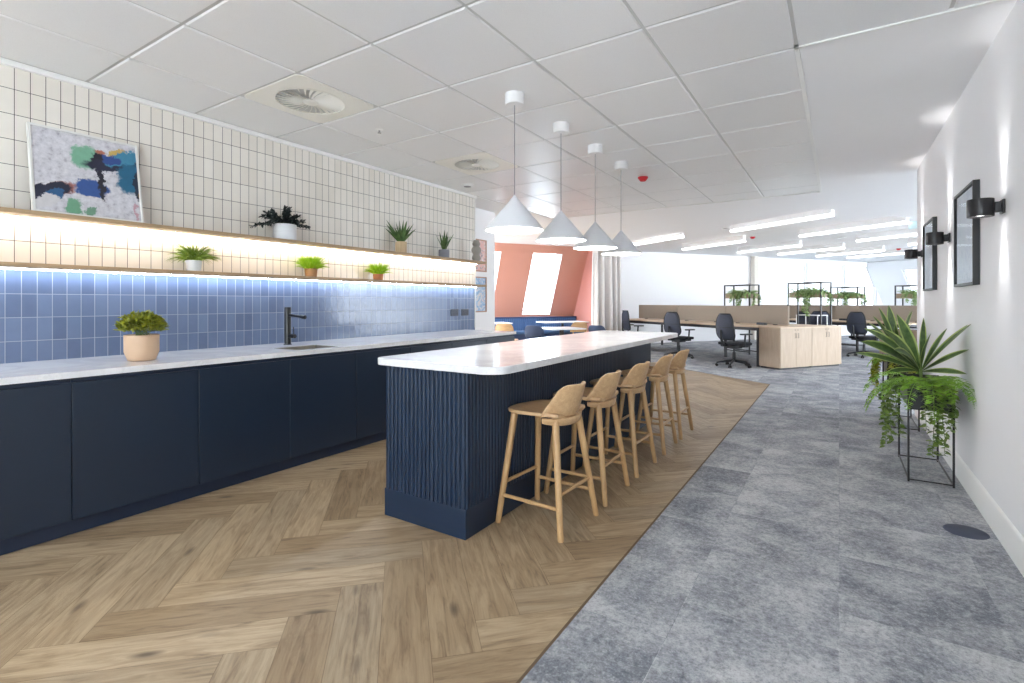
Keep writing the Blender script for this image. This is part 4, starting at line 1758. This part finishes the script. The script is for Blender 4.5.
def bench_desk(label, a_end, a_far, b_near, depth, seats, flip=1):
    """bench of desks along -x local (towards +o1); local origin at the end nearest the right wall"""
    t = thing('bench_desk', label, 'desk', ow(a_end, b_near, 0), OROT, 'office bench desks')
    L = a_far - a_end
    n = seats
    for k in range(n):
        for s in (0, 1):
            g = G()
            g.box(-L * (k + 1) / n + .004, -L * k / n - .004, s * depth / 2 + .02 * s, s * depth / 2 + depth / 2 - .02 + .02 * s, ZD - .025, ZD)
            g.build('desktop', 'desk', t, bevel=.002)
    g = G()
    for y in (.06, depth - .06):
        g.box(-L + .02, -.02, y - .025, y + .025, ZD - .085, ZD - .025)
    for k in range(n + 1):
        x = -.045 - (L - .09) * k / n
        g.box(x - .03, x + .03, .04, depth - .04, ZD - .075, ZD - .025)
    g.build('frame', 'deskframe', t, smooth=False)
    for k in range(n + 1):
        x = -.045 - (L - .09) * k / n
        for y in ((.05, depth - .05) if k in (0, n) else (depth / 2,)):
            g = G()
            g.box(x - .022, x + .022, y - .022, y + .022, 0, ZD - .025)
            g.build('leg', 'deskframe', t, smooth=False)
    return t


def screens(a_end, a_far, b, n, labels, z1=1.165):
    L = (a_far - a_end) / n
    for k in range(n):
        t = thing('desk_screen', labels[k], 'desk screen', ow(a_end + L * (k + .5), b, ZD), OROT, 'taupe desk screens')
        g = G()
        g.box(-L / 2 + .006, L / 2 - .006, -.02, .02, .012, z1 - ZD)
        g.build('panel', 'screen', t, bevel=.006)
        g = G()
        for s in (-1, 1):
            g.box(s * L * .3 - .03, s * L * .3 + .03, -.03, .03, 0.0005, .014)
        g.build('bracket', 'deskframe', t, smooth=False)


bench_desk('pale oak bench desk nearest the bar, behind the two door cabinets', 7.115, 11.9, 8.13, 1.66, 3)
screens(7.12, 11.9, 8.97, 3, ['taupe felt desk screen above the wooden cabinets, nearest panel of the front bench', 'taupe felt desk screen in the middle of the front bench', 'taupe felt desk screen at the far left end of the front bench'])
bench_desk('pale oak bench desk of the second row, behind the front bench', 6.75, 11.6, 12.15, 1.66, 3)
screens(6.72, 11.6, 12.99, 3, ['taupe felt desk screen of the second row touching the right wall edge', 'taupe felt desk screen in the middle of the second row', 'taupe felt desk screen at the far end of the second row'])

# storage cabinets closing the front bench
for k, lab in enumerate(('oak two door office cupboard at the front bench end, nearest the wooden floor', 'oak two door office cupboard at the front bench end, by the rear chair')):
    t = thing('office_cupboard', lab, 'cupboard', ow(6.63, 8.13 + .835 * k, .004), OROT, 'oak cupboards at the bench end')
    # front faces local +x (-o1); local y along the bench depth
    g = G()
    g.box(-.47, -.022, .003, .832, .03, ZD - .024)
    g.build('body', 'cab', t, bevel=.001)
    g = G()
    g.box(-.475, .002, .001, .834, ZD - .023, ZD)
    g.build('top', 'desk', t, bevel=.001)
    g = G()
    g.box(-.45, -.04, .02, .815, .0, .03)
    g.build('plinth', 'deskframe', t, smooth=False)
    for s in (0, 1):
        g = G()
        g.box(-.0205, -.002, .004 + s * .4145, .416 + s * .4145, .032, ZD - .026)
        d = g.build('door', 'cab', t, bevel=.001)
        g = G()
        yh = .416 - .035 if s == 0 else .4185 + .035
        g.tube([(-.002, yh, .665), (.018, yh, .665), (.018, yh, .58), (-.002, yh, .58)], .005, 8)
        g.build('handle', 'brass', d)
        g = G()
        g.cone((-.002, yh, .725), (.006, yh, .725), .010, .010, 12)
        g.build('lock', 'brass', d)
# drawer pedestals and end panel
for a, b, lab in ((7.55, 9.2, 'oak drawer pedestal under the front bench, seen past the nearest desk chair'), (7.0, 12.95, 'oak drawer pedestal under the second row, behind the broad leaves'), (7.45, 12.95, 'oak drawer pedestal under the second row, by the rear desk chair')):
    t = thing('drawer_pedestal', lab, 'pedestal', ow(a, b, .004), OROT, 'drawer pedestals')
    g = G()
    g.box(-.21, .21, -.28, .28, .03, .60)
    g.build('body', 'cab', t, bevel=.002)
    for k in range(3):
        g = G()
        g.box(-.207, .207, -.298, -.281, .035 + .188 * k, .035 + .188 * k + .183)
        d = g.build('drawer', 'cab', t, bevel=.001)
        g = G()
        g.box(-.06, .06, -.308, -.298, .035 + .188 * k + .15, .035 + .188 * k + .16)
        g.build('handle', 'brass', d, smooth=False)
    for sx in (-1, 1):
        for sy in (-1, 1):
            g = G()
            g.cone((sx * .17, sy * .23 - .012, .016), (sx * .17, sy * .23 + .012, .016), .016, .016, 10)
            g.cone((sx * .17, sy * .23, .02), (sx * .17, sy * .23, .031), .008, .008, 8)
            g.build('caster', 'black', t)

for a, b, lab in ((7.55, 8.72, 'small black desk power box in front of the nearest front screen'), (8.55, 12.72, 'small black desk power box in front of the second row screen')):
    t = thing('power_box', lab, 'power box', ow(a, b, ZD), OROT, 'desk power boxes')
    g = G()
    g.prism(rrect(-.11, .11, -.03, .03, .012, 3), .0005, .05)
    g.build('body', 'black', t, bevel=.004)
    g = G()
    for k in range(3):
        g.box(-.09 + .065 * k, -.045 + .065 * k, -.032, -.029, .012, .04)
    g.build('outlet', 'socket', t, smooth=False)


# task chairs
def make_task_chair():
    t = thing('task_chair', '', 'office chair', (0, 0, 0), 0, 'black mesh task chairs')
    # faces local +y; seat front at +y, back at -y
    g = G()
    g.prism(rrect(-.245, .245, -.22, .26, .10, 6), .445, .50)
    g.build('seat', 'chairseat', t, bevel=.015)
    g = G()
    g.prism(rrect(-.20, .20, -.18, .20, .06, 5), .405, .446)
    g.build('seat_pan', 'chairblack', t, bevel=.01)
    # back: rounded shield, curved
    def bk(u, v):
        hw = .24 * (1 - .12 * v) * (1 - max(0, (v - .6) / .4) ** 2.2 * .38) * (1 - max(0, (.22 - v) / .22) ** 2 * .30)
        y = -.235 - .07 * math.sin(PI * min(1, v * 1.05)) * .4 - .05 * v + .065 * u * u
        return (hw * u, y, .56 + .52 * v)
    g = G()
    g.sheet([[bk(j / 10 * 2 - 1, i / 12) for j in range(11)] for i in range(13)])
    g.build('backrest', 'chairmesh', t, solid=.008, angle=70)
    loop = [bk(-1, i / 12) for i in range(13)] + [bk(j / 5 - 1, 1) for j in range(1, 10)] + [bk(1, 1 - i / 12) for i in range(13)] + [bk(1 - j / 5, 0) for j in range(1, 10)]
    loop.append(loop[0])
    g = G()
    g.tube(loop, .014, 8)
    g.tube([bk(-1, .48), bk(-.5, .48), bk(0, .48), bk(.5, .48), bk(1, .48)], .010, 6)
    g.build('back_frame', 'chairblack', t)
    g = G()
    g.tube([(0, -.10, .43), (0, -.24, .45), (0, -.30, .56), (0, -.315, .76)], [.03, .028, .024, .018], 10)
    g.build('back_spine', 'chairblack', t)
    for s in (-1, 1):
        g = G()
        g.tube([(s * .20, -.02, .42), (s * .29, -.02, .44), (s * .30, -.02, .56), (s * .30, -.01, .665)], .018, 8)
        g.prism(rrect(s * .30 - .045, s * .30 + .045, -.12, .14, .035, 4), .665, .692)
        g.build('armrest', 'chairblack', t, bevel=.005)
    g = G()
    g.cone((0, 0, .11), (0, 0, .30), .028, .028, 14)
    g.cone((0, 0, .28), (0, 0, .41), .016, .016, 12)
    g.box(-.10, .10, -.12, .10, .375, .41)
    g.build('gas_column', 'chairblack', t)
    g = G()
    for k in range(5):
        a = 2 * PI * k / 5 + .3
        g.tube([(0, 0, .125), (.16 * math.cos(a), .16 * math.sin(a), .105), (.31 * math.cos(a), .31 * math.sin(a), .075)], [.030, .022, .016], 8)
    g.build('base', 'chairblack', t)
    for k in range(5):
        a = 2 * PI * k / 5 + .3
        cx, cy = .31 * math.cos(a), .31 * math.sin(a)
        tx, ty = -math.sin(a), math.cos(a)
        g = G()
        for s in (-1, 1):
            g.cone((cx + tx * s * .008, cy + ty * s * .008, .028), (cx + tx * s * .026, cy + ty * s * .026, .028), .028, .028, 14)
        g.cone((cx, cy, .03), (cx, cy, .08), .009, .009, 8)
        g.build('caster', 'black', t)
    return t


proto = make_task_chair()
chairs = [(734, 7.76, -4, 'black mesh task chair at the front bench, the one beside the wooden cupboards'),
          (679, 7.86, 6, 'black mesh task chair at the front bench, partly behind the island corner'),
          (633.5, 8.06, -12, 'black mesh task chair at the far left of the front bench, next to the curtain'),
          (864, 11.78, -8, 'black mesh task chair at the second row, above the nearer plant stand'),
          (823, 11.85, 20, 'black mesh task chair at the second row, hidden behind the cupboards'),
          (794, 10.75, 160, 'black mesh task chair on the rear side of the front bench, behind the planter frame'),
          ]


def along(px, b):
    """how far along the office axis a spot at distance b stands, for a bearing read from the photograph"""
    u = (px - 512) / 508.2
    c, s_ = math.cos(R(32.77)), math.sin(R(32.77))
    d = Vector((u * c - s_, u * s_ + c, 0))
    return (d * (b / d.dot(O2))).dot(O1)


chairs = [(along(p, b), b, rz, lab) for p, b, rz, lab in chairs]
for k, (a, b, rz, lab) in enumerate(chairs):
    o = proto if k == 0 else dup(proto, (0, 0, 0), 0)
    o['label'] = lab
    o.location = ow(a, b, .004)
    o.rotation_euler = (0, 0, OROT + R(rz))
    o.scale = (1, 1, .94)

# planter racks: black open frames with an oak trough
def make_rack(label, loc, h=1.665, white_rail=False):
    t = thing('planter_frame', label, 'planter', loc, OROT, 'black planter frames in the office')
    w, d, r = .78, .33, .0125           # long side along local x, near right corner at the origin
    for x in (-w + r, -r):
        for y in (r, d - r):
            g = G()
            g.box(x - r, x + r, y - r, y + r, 0, h)
            g.build('post', 'black', t, smooth=False)
    g = G()
    for z in (h - 2 * r,):
        g.box(-w, 0, 0, 2 * r, z, z + 2 * r)
        g.box(-w, 0, d - 2 * r, d, z, z + 2 * r)
        g.box(-w, -w + 2 * r, 0, d, z, z + 2 * r)
        g.box(-2 * r, 0, 0, d, z, z + 2 * r)
    g.build('top_rail', 'black', t, smooth=False)
    g = G()
    for z in (.05, .60):
        g.box(-w, 0, 0, 2 * r, z, z + 2 * r)
        g.box(-w, 0, d - 2 * r, d, z, z + 2 * r)
    g.build('lower_rail', 'black', t, smooth=False)
    g = G()
    g.box(-w + .025, -.025, .03, d - .03, 1.335, 1.345)
    for bx in ((-w + .026, -.026, .028, .042), (-w + .026, -.026, d - .042, d - .028), (-w + .026, -w + .04, .04, d - .04), (-.04, -.026, .04, d - .04)):
        g.box(*bx, 1.335, 1.46)
    g.build('trough', 'cab', t, smooth=False)
    g = G()
    g.box(-w + .04, -.04, .042, d - .042, 1.42, 1.435)
    g.build('soil', 'soil', t, smooth=False)
    g = G()
    for k in range(110):
        a = rnd(0, 2 * PI)
        p = (rnd(-w + .08, -.08), rnd(.08, d - .08), 1.43)
        g.leaf(p, (math.cos(a), math.sin(a), rnd(.4, 1.4)), rnd(.14, .30), .028, 1.1, 5, .2, .55, False)
    for k in range(60):
        a = rnd(0, 2 * PI)
        cx = random.choice((-w * .3, -w * .62, -.06))
        g.leaf((cx + rnd(-.08, .08), rnd(.03, .12), 1.45), (math.cos(a) * .7, -abs(math.sin(a)), rnd(.1, .8)), rnd(.16, .32), .026, 3.0, 6, .2, .55, False)
    g.build('leaves', 'leaf_office', t)
    trail(t, [((-w * .35, .03, 1.45), .34, (0, -1)), ((-w * .30, .03, 1.45), .56, (.1, -1)), ((-w * .38, .03, 1.45), .48, (.0, -1)), ((-w * .6, .03, 1.45), .26, (0, -1)), ((-.03, .12, 1.45), .34, (1, 0)), ((-.03, .2, 1.45), .3, (1, 0))], 'leaf_office', 'trailing_stems', 1.5)
    return t


make_rack('black planter frame with oak trough standing behind the wooden cupboards', ow(7.124, 9.90))
make_rack('black planter frame with oak trough seen just right of the cupboard planter', ow(9.0, 13.95))
make_rack('black planter frame with oak trough above the front bench, left of the others', ow(8.86, 9.84))
make_rack('black planter frame with oak trough cut by the right wall edge', ow(7.30, 13.95))

# white metal trolley frame behind the cupboards
e = ow(7.75, 10.46, .004)
t = thing('side_trolley', 'white metal frame trolley behind the wooden cupboards', 'trolley', e, OROT)
for x in (-.25, .25):
    for y in (-.15, .15):
        g = G()
        g.box(x - .007, x + .007, y - .007, y + .007, 0, .945)
        g.build('post', 'white', t, smooth=False)
g = G()
g.box(-.26, .26, -.16, .16, .945, .96)
g.box(-.26, .26, -.16, .16, .25, .262)
g.build('shelf', 'white', t, bevel=.002)
